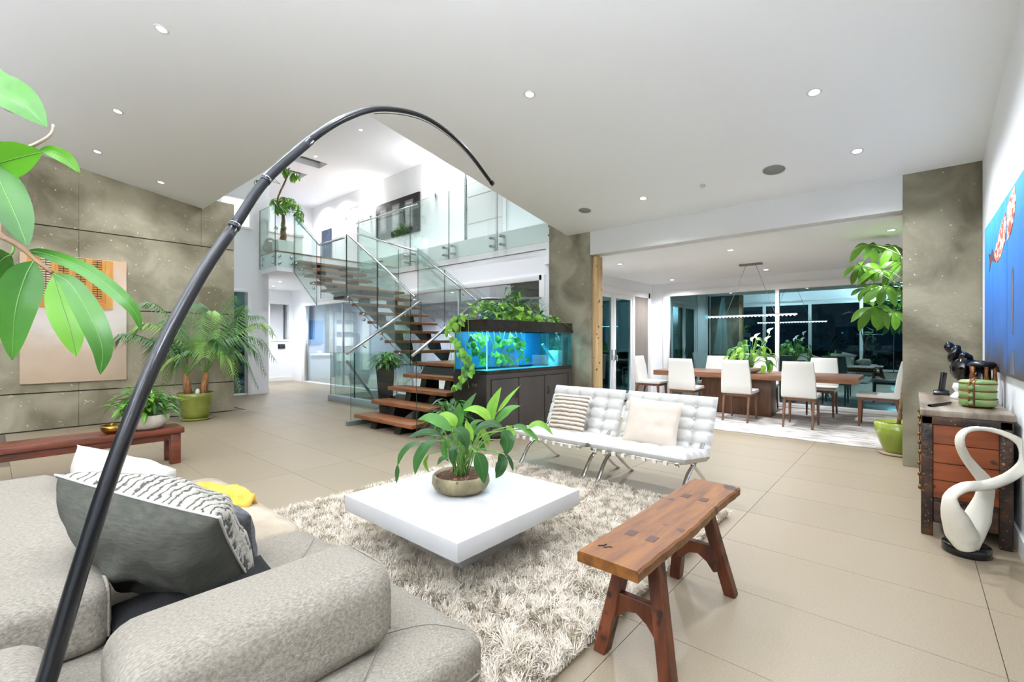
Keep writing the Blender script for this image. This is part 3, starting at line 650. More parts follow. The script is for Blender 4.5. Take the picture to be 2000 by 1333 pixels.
def pot(parent, c, prof, m, name='pot', n=40, sx=1, sy=1, so=None):
    MB().lathe(prof, c, n, sx=sx, sy=sy).obj(name, m, parent)
    if so: MB().lathe([(so[0],so[1]-.01),(so[0],so[1]),(so[0]*.5,so[1]+.008),(0,so[1]+.01)], c, 28, sx=sx, sy=sy).obj('soil', soil, parent)
# --- big rubber-leaved plant in the left foreground
fg = thing('rubber_plant', (-.42,1.40,0), 'glossy long-leaved rubber plant reaching in from the left edge of the photo', 'plant')
pot(fg, (-.42,1.45,0), [(.0,0),(.15,0),(.19,.34),(.2,.36),(.18,.36),(.175,.32)], M('pot_white_big','D8D6D0',.4), so=(.175,.32))
tr = [(-.42,1.45,.3),(-.40,1.38,.9),(-.34,1.30,1.3),(-.30,1.22,1.65)]
MB().tube(bez(tr, 14), [.014]*15, 8).obj('trunk', stemb, fg)
br = [Vector((-.34,1.30,1.35)), at(-60,440,.86), at(0,462,.80), at(40,482,.78), at(75,512,.77), at(102,533,.77)]
MB().tube(bez(br, 14), [.006-.0002*i for i in range(15)], 8).obj('branch', stemb, fg)
br2 = [Vector((-.30,1.22,1.65)), at(-70,330,.86), at(-10,305,.80), at(50,290,.77), at(88,272,.76), at(102,258,.76), at(104,243,.76)]
MB().tube(bez(br2, 14), [.004-.00015*i for i in range(15)], 8).obj('branch', M('branch_pale','B8A890',.7), fg)
cn = (at(100,500,.75)*-1 + Vector((0,0,HC))); cn = (Vector((0,0,HC))-at(80,450,.8)).normalized()
def fig(px, W, m, fold=.12, shape='ell', nr=None, n=18):
    pts = [at(*p) for p in px]
    g = leaf_strip(pts, W, nr or cn, fold, n, shape, m=3, rib=True, wave=.03); g.obj('leaf', [m, veinm], fg)
fig([(-90,70,.84),(-20,160,.80),(40,200,.77),(92,248,.76)], .062, lf_fig, .3)
fig([(-120,345,.86),(-40,330,.80),(30,310,.77),(84,297,.75)], .060, lf_figl, .15)
fig([(76,293,.77),(105,297,.77),(132,312,.78),(157,338,.79)], .022, lf_figl, .2)
fig([(-28,300,.79),(-2,350,.77),(28,415,.75),(54,482,.74)], .052, lf_fig, .1)
fig([(50,492,.78),(85,495,.77),(160,523,.76),(225,570,.76),(262,608,.77),(276,648,.78)], .023, lf_fig, .12)
fig([(66,510,.76),(48,545,.75),(30,610,.74),(24,704,.74)], .052, lf_fig, .12)
fig([(104,540,.77),(118,585,.765),(136,640,.76),(149,696,.76)], .043, lf_figl, .08)
fig([(102,533,.77),(140,558,.76),(178,620,.75),(200,680,.75),(196,732,.75)], .036, lf_fig, .12)
fig([(22,498,.78),(6,506,.79),(-20,535,.80),(-50,580,.82)], .05, lf_fig, .1)
MB().tube(bez([at(22,472,.79), at(27,484,.785), at(22,498,.78)],6),[.0018]*7,6).obj('stalk', stemg, fg)
# --- peace lily on the coffee table
PC = Vector((1.945,2.13,.362))
lp = thing('peace_lily', PC, 'leafy peace lily in a low mossy stoneware bowl on the white coffee table', 'plant')
pot(lp, PC, [(.0,0),(.12,0),(.165,.03),(.180,.06),(.176,.10),(.166,.112),(.158,.108),(.156,.09)], M('mossy_bowl','5C543C',.6,col2='8C8262',scale=9,detail=8,lo=.35,hi=.65,spots='4A4A32',spotscale=14,spotsize=.05,bump=.3), 'pot', so=(.158,.095))
for k in range(70):
    a,r_ = rv(0,6.28), .145*math.sqrt(rv(0,1)); s_ = rv(.006,.013)
    if k < 40:
        MB().ell((PC.x+r_*math.cos(a),PC.y+r_*math.sin(a),PC.z+.10),(s_,s_*.6,s_*.4),6,4).obj('bark_chip', M('bark','7A4A2C',.9,col2='A87048',scale=40), lp)
def lily(zpts, W, m, dz=0.0, shape='lance', stem=True, nr=None, wave=.05):
    s_ = .2851; n = len(zpts)
    d0 = 2.78+dz
    pts = [at(740+p[0]*s_, 740+p[1]*s_, d0-(p[2] if len(p)>2 else 0)) for p in zpts]
    view = (Vector((0,0,HC))-pts[1]).normalized()
    nn = (view*.75+Vector((0,0,.65))).normalized() if nr is None else Vector(nr)
    leaf_strip(pts, W*.8, nn, .22, 12, shape, wave, m=2, rib=True).obj('leaf', [m, MATS['midrib']], lp)
    if stem:
        b0 = PC+Vector((rv(-.05,.05), rv(-.05,.05), .095)); q = pts[0]; mid = b0*.45+q*.55+Vector((0,0,.05+.1*(q-b0).length))
        MB().tube(bez([b0, b0*.75+q*.25+Vector((0,0,.06)), mid, q], 8), [.0035]*9, 6).obj('stalk', stemg, lp)
k_ = lf_dark; l_ = lf_lite; m_ = lf_mid
for a in [
 ([(290,430),(205,465),(150,530),(128,600)],.05,k_,-.05),([(128,590),(125,650),(120,722)],.032,k_,-.05,'lance',False),
 ([(400,425),(320,470),(265,560),(247,660)],.085,k_,-.1),([(345,515),(318,570),(325,610),(348,645)],.03,l_,0),
 ([(500,360),(420,300),(340,270),(268,280)],.10,m_,-.1),([(440,395),(350,370),(280,375),(195,402)],.07,k_,.1),
 ([(525,330),(500,285),(450,255),(405,250)],.095,lf_lime,.05),([(545,345),(552,280),(548,210),(552,165)],.07,m_,.15),
 ([(578,255),(600,200),(630,150),(668,98)],.06,m_,.2),([(520,345),(560,370),(590,420),(606,482)],.10,k_,-.22),
 ([(642,425),(625,370),(605,320),(598,280)],.055,lf_lime,0),([(770,305),(720,240),(650,210),(578,218)],.085,lf_lime,.1),
 ([(778,300),(770,220),(800,140),(838,58)],.085,lf_lite,.12),([(812,232),(860,170),(900,120),(972,45)],.04,lf_lite,.2),
 ([(790,312),(850,250),(905,205),(970,186)],.075,m_,.15),([(855,345),(780,310),(700,330),(645,385)],.07,k_,.0),
 ([(840,360),(870,400),(880,460),(868,530)],.11,k_,-.2),([(900,420),(905,380),(890,345),(872,320)],.07,lf_lime,.05),
 ([(912,325),(980,335),(1050,385),(1104,442)],.055,m_,-.05),([(1010,345),(1080,310),(1140,330),(1192,386)],.055,lf_lite,-.05),
 ([(668,505),(690,560),(710,640),(722,725)],.10,k_,-.3),([(822,512),(845,570),(825,640),(800,684)],.085,k_,-.15),
 ([(465,548),(430,550),(398,595)],.04,k_,-.05),([(545,465),(515,490),(505,540),(502,590)],.07,k_,-.1),
 ([(868,510),(895,555),(912,600),(920,635)],.03,k_,0),([(700,330),(720,380),(745,430),(752,465)],.06,lf_lime,.1),
 ([(465,415),(445,470),(455,530),(478,570)],.05,m_,0),([(700,400),(650,350),(660,300),(720,285)],.06,m_,.2),
 ([(560,440),(600,500),(640,520)],.05,m_,.1),([(480,430),(500,400),(560,395)],.06,k_,.2),([(720,480),(700,450),(715,480),(740,500)],.05,m_,.1),
 ([(430,420),(470,450),(520,430)],.07,m_,.15),([(600,350),(650,400),(640,470)],.05,k_,.15)]:
    lily(*a)
for k in range(16):
    a = rv(0,6.28); b0 = PC+Vector((.04*math.cos(a),.04*math.sin(a),.095)); q = PC+Vector((rv(-.12,.12),rv(-.12,.12),rv(.3,.42)))
    MB().tube(bez([b0, b0*.5+q*.5+Vector((0,0,.03)), q],6),[.004]*7,6).obj('stalk', stemg, lp)
# --- floor plant behind it
p2 = Vector((3.75,4.28,0)); g2 = thing('floor_plant', p2, 'dark green leafy plant in a round pot on the floor beside the lowest stair treads', 'plant')
pot(g2, p2, [(0,0),(.11,0),(.15,.06),(.16,.15),(.15,.17),(.14,.15)], M('pot_moss','6A6A48',.6,col2='8A845C',scale=8), so=(.14,.15))
bush(g2, p2+Vector((0,0,.17)), 95, V_spath, .27, .42, s=(.6,1.1))
# --- bowl planter and brass bowl on the low bench
b1 = Vector((1.08,6.02,.385)); g3 = thing('bench_planter', b1, 'bushy green plant in an oval white bowl on the low wooden bench', 'plant')
pot(g3, b1, [(0,0),(.12,0),(.15,.02),(.19,.08),(.20,.145),(.195,.15),(.185,.13)], M('bowl_white','CFC9BB',.55,bump=.2,bscale=40), sx=1.0, sy=.8, so=(.18,.125))
bush(g3, b1+Vector((0,0,.13)), 250, V_bush, .27, .30, s=(.8,1.3))
b2 = Vector((.80,5.95,.385)); g4 = thing('brass_bowl', b2, 'small shiny brass bowl on the low wooden bench', 'bowl')
MB().lathe([(0,0),(.05,0),(.085,.035),(.098,.085),(.094,.085),(.08,.04),(.045,.008),(0,.006)], b2, 36).obj('bowl_body', M('brass','A07A3A',.25,1), g4)
MB().lathe([(.0,.0),(.052,.0),(.052,-.004+.006),(.0,.006)], b2, 24).obj('foot', M('brass_dark','7A5A2A',.35,1), g4)
# --- tall black pot by the stairs
tpp = Vector((4.62,6.98,0)); g5 = thing('tall_planter', tpp, 'tall tapering glossy black planter with a green fern-like plant beside the stairs', 'plant')
blk = M('gloss_black','070707',.12,coat=.5)
def sq(r_): return r_
MB().lathe([(0,0),(.145,0),(.225,.86),(.235,.88),(.21,.88),(.205,.84)], tpp, 4, sm=False).obj('pot', blk, g5).rotation_euler = (0,0,0)
MB().lathe([(.2,.83),(.2,.84),(0,.85)], tpp, 20).obj('soil', soil, g5)
bush(g5, tpp+Vector((0,0,.85)), 120, V_bush, .24, .26, s=(.9,1.5), tilt_=(.1,1.5))
# --- palm
pp = Vector((2.25,8.93,0)); g6 = thing('palm', pp, 'large feathery palm in a green glazed pot against the concrete wall', 'plant')
gg = M('green_glaze','6F7A28',.22,col2='8A8F3C',scale=4,coat=.5)
pot(g6, pp, [(0,.03),(.17,.03),(.20,.12),(.245,.38),(.265,.45),(.245,.45),(.235,.40)], gg, so=(.235,.40))
MB().lathe([(0,0),(.2,0),(.23,.03),(.22,.035),(.0,.03)], pp, 36).obj('saucer', gg, g6)
for dx,dy in ((-.1,.0),(.09,-.04)):
    MB().tube([pp+Vector((dx,dy,.4)), pp+Vector((dx*1.3,dy,.62)), pp+Vector((dx*1.5,dy,.78))], [.06,.05,.03], 10).obj('trunk', M('palm_fibre','8A5A34',.9,col2='C08A58',scale=12,stretch=(4,4,.5),bump=.5), g6)
MB().lathe([(0,0),(.03,.0),(.035,.05),(.02,.09),(0,.1)], pp+Vector((.0,-.1,.42)), 14).obj('white_stone', M('stone_white','E4E0D4',.5), g6)
def frond(tip, base, lift, m, LL=.34, nl=34, side=1.0):
    base = Vector(base); tip = Vector(tip); mid = base*.5+tip*.5+Vector((0,0,lift)); q = base*.22+tip*.78+Vector((0,0,lift*.86))
    P = bez([base, base*.75+tip*.25+Vector((0,0,lift*.72)), mid, q, tip], nl)
    g = MB(); g.tube(P[::2], [.008-.006*i/(nl/2) for i in range(len(P[::2]))], 5, mi=1)
    for i in range(int(nl*.25), nl):
        t = i/nl; T_ = (P[i+1]-P[i-1]).normalized(); s_ = T_.cross(Vector((0,0,1))); s_ = s_.normalized() if s_.length>1e-3 else Vector((1,0,0))
        L = LL*(.35+1.0*math.sin(PI*min(1,(t-.2)/.8)**.75))*.85
        for sg in (-1,1):
            d = (s_*sg*.85+T_*.55+Vector((0,0,.15))).normalized(); a = P[i]; L2 = L*rv(.85,1.05)
            b = a+d*L2*.5+Vector((0,0,-.05*L2)); c_ = a+d*L2+Vector((0,0,-.55*L2-.02)); w_ = T_*.012
            g.add([a-w_*.4, a+w_*.4, b+w_, b-w_, c_], [(0,1,2,3),(3,2,4)], 0, False)
    g.obj('frond', [m, stemg], g6)
tips = [(215,668,8.0,.45),(190,680,7.6,.35),(240,602,8.4,.25),(285,745,7.7,.55),(300,775,7.7,.5),(305,700,7.6,.35),(340,755,7.4,.45),(345,600,8.7,.15),(385,612,8.6,.1),(420,585,9.0,.05),(455,600,8.8,.12),
        (505,620,8.7,.25),(535,655,8.5,.4),(538,705,8.4,.5),(520,735,8.3,.55),(505,760,8.1,.55),(470,765,7.8,.5),(490,690,7.9,.35),(440,690,7.5,.3),(300,640,8.3,.25),(400,700,7.3,.35),(270,690,8.2,.35),(475,640,8.3,.25),(330,690,8.6,.3),(455,735,7.6,.45)]
for k,(x,y,d,l) in enumerate(tips):
    t_ = at(x,y,d); t_.y = min(t_.y, 9.25)
    frond(t_, pp+Vector((-.14 if k%2 else .12, -.03, .74)), l, lf_palml if k%4 == 0 else lf_palm)
# --- money tree by the column (dining side)
mp = Vector((6.85,.13,0)); g7 = thing('money_tree', mp, 'tall plant with big hand-shaped lime leaves in a green pot behind the concrete column', 'plant')
gl2 = M('lime_glaze','7F8F2E',.2,col2='93A040',scale=3,coat=.4)
pot(g7, mp, [(0,.02),(.11,.02),(.14,.06),(.20,.22),(.225,.37),(.21,.375),(.2,.33)], gl2, so=(.2,.33))
MB().lathe([(0,0),(.17,0),(.19,.025),(0,.02)], mp, 30).obj('saucer', M('saucer_terracotta','9A8468',.6), g7)
tk = [mp+Vector((0,0,.3)), mp+Vector((-.02,-.05,.8)), mp+Vector((.0,-.12,1.5)), mp+Vector((.03,-.1,2.1)), mp+Vector((.02,-.02,2.35))]
MB().tube(bez(tk,16), [.02-.0006*i for i in range(17)], 8).obj('trunk', stemb, g7)
for (x,y,d,s_,ax) in ((1697,470,6.0,1.05,(-.8,-.2,.6)),(1742,472,5.9,1.1,(-.6,-.3,.7)),(1682,512,5.9,1.15,(-.9,0,.5)),(1722,520,5.7,1.15,(-.4,-.5,.8)),(1758,505,5.8,1.0,(-.5,-.5,.6)),
   (1690,555,5.9,.8,(-.9,0,.5)),(1724,552,5.6,1.15,(-.7,-.3,.6)),(1706,592,5.8,1.2,(-.8,-.2,.6)),(1745,600,5.9,1.2,(-.6,-.3,.7)),(1758,560,6.0,1.0,(-.5,-.4,.6))):
    palmate(g7, at(x,y+8,d-.05), 6, V_money, s_, ax, .85, petiole=mp+Vector((.0,-.05,rv(1.9,2.35))), sag=.55)
# --- two-stemmed plant on the chest
cp = Vector((5.50,-.19,.845)); g8 = thing('chest_plant', cp, 'thin two-stemmed plant with small light leaves standing at the far end of the chest', 'plant')
MB().lathe([(0,0),(.035,0),(.04,.02),(.03,.03),(0,.03)], cp, 20).obj('foot', blackst, g8)
s1 = [cp, at(1835,730,5.3), at(1829,705,5.3), at(1817,665,5.25), at(1812,640,5.25), at(1798,632,5.25)]
s2 = [cp+Vector((0,.01,0)), at(1835,720,5.3), at(1846,690,5.3), at(1856,668,5.25), at(1864,655,5.25)]
s3 = [s1[3], at(1806,652,5.25), at(1794,645,5.2)]
for s_ in (s1,s2,s3): MB().tube(bez(s_,12), [.006-.0002*i for i in range(13)], 7).obj('stem', stemg, g8)
for (x,y) in ((1794,635),(1786,645),(1780,652),(1795,625),(1790,660),(1848,645),(1858,652),(1866,648),(1878,640),(1886,646),(1850,636)):
    palmate(g8, at(x,y,5.25), 5, V_small, .95, (rv(-.6,-.2),rv(-.4,.2),.7), .8, sag=.7)
# --- pachira on the upper landing
up_ = Vector((4.72,11.55,3.425)); g9 = thing('landing_tree', up_, 'braided-trunk tree with hand-shaped leaves in a white square pot on the upper landing', 'plant')
MB().prism([(-.17,0),(.17,0),(.2,.3),(-.2,.3)], -.18, .18).obj('pot', M('pot_ribbed','DDE6E0',.5), g9, loc=(0,0,0)).location = (0,0,0)
g9.children[0].matrix_parent_inverse = Matrix.Identity(4)
MB().lathe([(.16,.30),(.16,.305),(0,.31)], up_, 16).obj('soil', soil, g9)
for sgn in (0,2.1,4.2):
    P = [up_+Vector((.05*math.cos(sgn+k*.7)*(1-k/14), .05*math.sin(sgn+k*.7)*(1-k/14), .3+.06*k)) for k in range(12)]
    MB().tube(P, [.04-.0015*k for k in range(12)], 8).obj('trunk', stemb, g9)
MB().tube(bez([up_+Vector((0,0,.95)), up_+Vector((-.1,.1,1.3)), up_+Vector((.05,0,1.8)), up_+Vector((.1,-.1,2.1))],10), [.02]*11, 6).obj('trunk', stemb, g9)
for k in range(16):
    a = rv(0,6.28); r_ = rv(.1,.42); p = up_+Vector((r_*math.cos(a), r_*math.sin(a), rv(1.05,1.5)))
    palmate(g9, p, 6, V_money, rv(.7,1.0), (math.cos(a)*.5,math.sin(a)*.5,.8), .8, petiole=up_+Vector((0,0,1.0)), sag=.5)
palmate(g9, up_+Vector((.35,-.2,.95)), 6, V_money, .9, (.5,-.2,.7), .8, petiole=up_+Vector((.05,0,1.05)), sag=.8)
for k in range(3): palmate(g9, up_+Vector((rv(-.15,.1),rv(-.1,.1),rv(.55,.8))), 4, V_sch, .7, (rv(-.5,.5),rv(-.5,.5),.6), .8, sag=.4)
for k in range(5):
    a = rv(0,6.28); palmate(g9, up_+Vector((.12+.15*math.cos(a), -.1+.15*math.sin(a), rv(1.85,2.15))), 7, V_money, .85, (0,0,1), .6, petiole=up_+Vector((.08,-.05,2.0)), sag=1.0)
for k in range(3):
    p = at(500+12*k,352-4*k,10.6); palmate(g9, p, 5, V_small, 1.4, (-.5,0,.6), .8, petiole=up_+Vector((-.05,.05,1.7)), sag=.7)
# --- vase sculpture next to it
vs = Vector((4.58,11.95,3.425)); g10 = thing('ring_vase', vs, 'round grey stone vase with a ring handle on the upper landing', 'vase')
g = MB().ell(vs+Vector((0,0,.17)), (.18,.12,.16), 20, 12); g.obj('body', M('vase_stone','8A8276',.6,col2='A39A8A',scale=12), g10)
MB().tube([vs+Vector((.11*math.cos(t),0,.30+.10*math.sin(t))) for t in [PI*k/10 for k in range(11)]], .028, 8).obj('handle', MATS['vase_stone'], g10)
# --- dining table plant
DP = Vector((8.55,2.10,.755)); g11 = thing('dining_plant', DP, 'heart-leaved pothos in a low pink-white bowl on the dining table', 'plant')
pot(g11, DP, [(0,0),(.09,0),(.16,.04),(.235,.10),(.225,.10),(.15,.05)], M('bowl_pink','CDBBAA',.5), so=(.18,.075))
for k in range(46):
    a = rv(0,6.28); e = rv(.2,1.45); L = rv(.28,.5); q = DP+Vector((math.cos(a)*math.sin(e)*L*.95, math.sin(a)*math.sin(e)*L*.95, .09+math.cos(e)*L*1.1))
    place_leaf(random.choice(V_anth), g11, q, (math.cos(a), math.sin(a), rv(-1.2,.1)), (math.cos(a)*.6-.3,math.sin(a)*.6-.3,.7), rv(.75,1.15))
    MB().tube(bez([DP+Vector((rv(-.05,.05),rv(-.05,.05),.08)), (DP+q)*.5+Vector((0,0,.12)), q],6),[.004]*7,5).obj('stalk', stemg, g11)
for (x,y) in ((1503,652),(1498,668),(1478,662),(1470,668)):
    q = at(x,y,7.9); MB().tube(bez([DP+Vector((0,0,.1)), (DP+q)*.5+Vector((0,0,.08)), q],6),[.004]*7,5).obj('stalk', stemg, g11)
    leaf_strip([q, q+Vector((-.01,.02,.05)), q+Vector((.0,-.06,.10))], .05, (-.7,-.5,.3), .5, 6, 'lance').obj('flower', M('flower_white','F0EDE4',.5), g11)
for (x,y) in ((1490,722),(1503,720)): place_leaf(V_anth[0], g11, at(x,y-8,7.5), (-.2,-.1,-1), (-.7,-.5,.3), 1.0)
# --- plants growing out of the aquarium
ag = thing('aquarium_pothos', (5.1,4.42,1.58), 'lime green pothos growing from the aquarium top and trailing down its left end', 'plant')
for k in range(230):
    x = AX0+.05+rv(0,1)**.9*1.62; y = rv(AY0-.02,AY1-.02); h_ = (.12+.16*math.exp(-((x-4.55)/.55)**2))*rv(.2,1)
    a = rv(0,6.28) if k%3 else rv(-PI,-PI/2)
    place_leaf(random.choice(V_pothos), ag, (x,y,1.56+h_), (math.cos(a),math.sin(a),rv(-.5,.5)), (-.35,-.45,.8), rv(.8,1.35))
for k in range(64):    # trailing vines at the left end
    t = rv(0,1); q = Vector((AX0-.06-.05*rv(0,1), 4.52+.16*math.sin(t*7)+rv(-.10,.10), 1.66-t*1.0))
    place_leaf(random.choice(V_pothos[:4]), ag, q, (rv(-.6,.1),rv(-.7,.7),-.7), (-.85,-.35,.3), rv(.8,1.2))
for k in range(4):
    y0 = 4.4+.1*k; P = [(AX0+.1,y0,1.6),(AX0-.04,y0,1.62),(AX0-.07,y0+rv(-.04,.04),1.4),(AX0-.07,y0+rv(-.06,.06),1.1),(AX0-.06,y0+rv(-.06,.06),.68+.1*k)]
    MB().tube(bez(P,14),[.004]*15,5).obj('vine', stemg, ag)
for k in range(85):     # leaves hanging in the water
    q = (rv(4.3,5.42), 4.5+rv(-.1,.12), rv(.98,1.40)); place_leaf(random.choice(V_pothos), ag, q, (rv(-1,1),rv(-.4,.4),-.5), (-.3,-.8,.3), rv(.9,1.3))
for k in range(9):
    x = 4.4+.12*k; MB().tube(bez([(x,4.52,1.44),(x+rv(-.1,.1),4.5,1.2),(x+rv(-.1,.1),4.5,.93)],8),[.004]*9,5).obj('vine', stemg, ag)
lb_ = thing('lucky_bamboo', (5.1,4.5,1.58), 'upright lucky bamboo shoots rising above the aquarium greenery', 'plant')
for (x,y,h_) in ((5.05,4.5,.50),(5.2,4.45,.42),(5.3,4.55,.44),(4.85,4.4,.30),(5.12,4.38,.36),(5.75,4.45,.24),(4.72,4.5,.22),(5.4,4.4,.3)):
    P = [(x,y,1.50),(x+.02,y,1.55+h_*.5),(x+rv(-.05,.05),y,1.58+h_)]; MB().tube(bez(P,6),[.007]*7,6).obj('stalk', stemg, lb_)
    for k in range(11):
        a = rv(0,6.28); t = rv(.3,1.05); place_leaf(random.choice(V_bamboo), lb_, (x,y,1.58+h_*t), (math.cos(a),math.sin(a),rv(.2,1.3)), (0,0,1), rv(.9,1.4))
for k in range(22):
    place_leaf(random.choice(V_bamboo), lb_, (rv(5.45,5.95),rv(4.15,4.6),1.56+rv(.0,.1)), (rv(-1,1),rv(-1,1),rv(.2,.8)), (0,0,1), rv(.7,1.1))
# --- garden shrubs outside the window
for k,(x,y,z,n_,lab) in enumerate(((13.6,1.2,.2,80,'dark shrub in a planter outside the middle of the dining window'),(13.2,-.6,.3,90,'tall shrub outside the dining window behind the big-leaved plant'))):
    g = thing('garden_shrub', (x,y,-.06), lab, 'shrub')
    box('planter', (x-.4,y-.5,-.06), (x+.4,y+.5,.55), M('planter_grey','5F6A6E',.7), g, .01)
    for j in range(n_): place_leaf(random.choice(V_spath), g, (x+rv(-.4,.4),y+rv(-.6,.6),.6+rv(0,1)**1.3*(.9+.7*k)), (rv(-1,1),rv(-1,1),rv(-.3,.8)), (0,0,1), rv(.9,1.6))
gs = thing('garden_lamp', (12.9,.3,-.06), 'low lamp washing the garden shrubs outside', 'lamp')
MB().lathe([(.05,0),(.05,.1),(0,.12)], (12.7,.3,-.06), 12).obj('body', blackst, gs); pointl(gs, (12.5,.3,.3), 14, .05, (.6,.9,1)); pointl(gs, (11.9,3.9,1.9), 10, .05, (.7,.9,1))
# ================================================================== FURNITURE
wood_b = M('bench_wood','5C3412',.45,col2='925E2A',scale=2.2,stretch=(1.2,9,9),detail=8,lo=.3,hi=.7,bump=.25,bscale=20,spots='3A1E12',spotscale=7,spotsize=.03,distort=.6)
wood_leg = M('bench_leg_wood','451F0F',.4,col2='70391C',scale=2.5,stretch=(8,8,1.2),detail=8,bump=.25,spots='24110A',spotscale=9,spotsize=.08)
wood_r = M('low_bench_wood','4A2012',.4,col2='75371E',scale=2,stretch=(1.2,9,9),detail=7,bump=.2,spots='34150C',spotscale=6,spotsize=.03)
# --- white coffee table
ct = thing('coffee_table', (1.94,2.09,0), 'low square white lacquered coffee table on the shaggy rug', 'table')
lac = M('white_lacquer','C3C3C2',.42)
box('tabletop', (1.426,1.585,.268), (2.455,2.606,.362), lac, ct, .002); box('top_seam', (2.02,1.60,.3615), (2.025,2.59,.3625), M('seam_grey','B5B5B2',.5), ct)
box('pedestal', (1.70,1.85,.0), (2.18,2.34,.268), lac, ct, .002)
# --- shaggy rug
rg = thing('shag_rug', (2.1,2.2,0), 'cream long-pile shaggy rug under the coffee table', 'rug')
wool = M('shag_wool','CBBFAC',.85,col2='E6DDCD',scale=14,detail=5,lo=.3,hi=.7)
RX0,RX1,RY0,RY1 = .55,3.60,1.03,3.52
box('backing', (RX0+.04,RY0+.04,.001), (RX1-.04,RY1-.04,.014), M('rug_backing','BFB29E',.95), rg)
def shag(n):
    r_ = np.random.default_rng(3)
    x = r_.uniform(RX0,RX1,n); y = r_.uniform(RY0,RY1,n)
    # tufts lean in clumps
    cx = np.floor(x/.05+.3*np.sin(y*31)); cyy = np.floor(y/.05+.3*np.sin(x*29))
    hsh = np.sin(cx*12.9898+cyy*78.233)*43758.5453; hsh = hsh-np.floor(hsh)
    h2 = np.sin(cx*39.34+cyy*11.13)*24634.63; h2 = h2-np.floor(h2)
    ang = hsh*2*np.pi+r_.normal(0,.9,n); lean = (.25+.6*h2)*r_.uniform(.5,1.3,n)
    L = r_.uniform(.035,.072,n)*(.75+.5*h2); wd = r_.uniform(.0013,.0028,n)
    d = np.stack([np.cos(ang),np.sin(ang)],1); perp = np.stack([-d[:,1],d[:,0]],1)
    t1,t2,t3 = .35,.75,1.0; V = np.zeros((n,7,3))
    base = np.stack([x,y],1)
    for k,(t,ww) in enumerate(((0,1.0),(t1,1.0),(t2,.8))):
        c_ = base + d*(lean*L*t*t)[:,None]; z = .012+L*(t-.35*lean*t*t)
        V[:,2*k,:2] = c_-perp*(wd*ww)[:,None]; V[:,2*k+1,:2] = c_+perp*(wd*ww)[:,None]; V[:,2*k,2] = z; V[:,2*k+1,2] = z
    c_ = base + d*(lean*L*1.0)[:,None]+perp*(r_.normal(0,.004,n))[:,None]; V[:,6,:2] = c_; V[:,6,2] = .012+L*(1-.45*lean)
    V[:,:,2] = np.maximum(V[:,:,2],.006)
    o_ = (np.arange(n)*7)[:,None]
    q = np.concatenate([o_+np.array([0,1,3,2]), o_+np.array([2,3,5,4])],0); tr_ = o_+np.array([4,5,6])
    me = bpy.data.meshes.new('pile'); me.vertices.add(n*7); me.vertices.foreach_set('co', V.reshape(-1))
    nl = q.size+tr_.size; me.loops.add(nl); me.loops.foreach_set('vertex_index', np.concatenate([q.reshape(-1),tr_.reshape(-1)]))
    npoly = len(q)+len(tr_); me.polygons.add(npoly)
    st_ = np.concatenate([np.arange(len(q))*4, len(q)*4+np.arange(len(tr_))*3]); me.polygons.foreach_set('loop_start', st_)
    me.polygons.foreach_set('use_smooth', np.ones(npoly,dtype=bool))
    me.update(calc_edges=True); me.materials.append(wool); return me
tag(link('pile', shag(270000), rg), kind='stuff')
# --- carved bench in the right foreground
bn = thing('wooden_bench', (2.1,.86,0), 'rustic brown wooden bench with splayed legs at the rug edge', 'bench')
g = MB(); n = 26; top=[]; 
for i in range(n+1):
    t = i/n; x = 1.512+1.25*t; w1 = .986+.002*math.sin(t*23)+.0015*math.sin(t*61); w0 = .728+.004*math.sin(t*9+1)+.002*math.sin(t*53)
    top.append((x,w0,w1))
rows = []
for (x,a,b) in top: rows.append([(x,a,.440),(x,a-.002,.474),(x,a+.006,.482),(x,(a+b)/2,.483),(x,b-.006,.482),(x,b,.474),(x,b,.440),(x,a,.440)])
g.grid(rows, sm=False); g.add(rows[0][:7],[tuple(range(7))]); g.add(rows[-1][:7],[tuple(range(7))[::-1]])
g.obj('seat', wood_b, bn, .0)
def taper(parent, name, p0, p1, a, b, m, a2=None, b2=None, rot=0, bevel=.004):
    """square bar from p0 to p1, a x b in section"""
    a2 = a2 or a; b2 = b2 or b; p0 = Vector(p0); p1 = Vector(p1); v = []
    for p, aa, bb in ((p0,a,b),(p1,a2,b2)):
        for sx, sy in ((-1,-1),(1,-1),(1,1),(-1,1)): v.append(p+Vector((sx*aa/2, sy*bb/2, 0)))
    return MB().add(v, [(0,3,2,1),(4,5,6,7),(0,1,5,4),(1,2,6,5),(2,3,7,6),(3,0,4,7)]).obj(name, m, parent, bevel, 1)
for x, fx in ((1.80,1.70),(2.42,2.50)):
    taper(bn,'leg',(fx,.70,0),(x,.80,.445),.062,.055,wood_leg); taper(bn,'leg',(fx,.985,0),(x,.915,.445),.062,.055,wood_leg)
    fm = fx*.45+x*.55
    poly = [(.735,.135),(.765,.12),(.80,.165),(.845,.195),(.89,.185),(.925,.15),(.955,.14),(.945,.25),(.745,.25)]
    MB().prism(poly, fm-.03+ (.0), fm+.008, 'x').obj('stretcher', wood_leg, bn, .003, 1)
ten = M('tenon_dark','4A2A22',.5)
for x in (1.80,2.42):
    for y in (.81,.90): box('tenon', (x-.03,y-.02,.476), (x+.03,y+.02,.4845), ten, bn, .002, 1)
kn = MB().tube([(1.60,.945,.4838),(1.615,.93,.4838),(1.63,.925,.4838)], .003, 5); kn.tube([(1.60,.92,.4838),(1.62,.905,.4838),(1.622,.895,.4838)], .003, 5); kn.obj('knot_crack', blackst, bn)
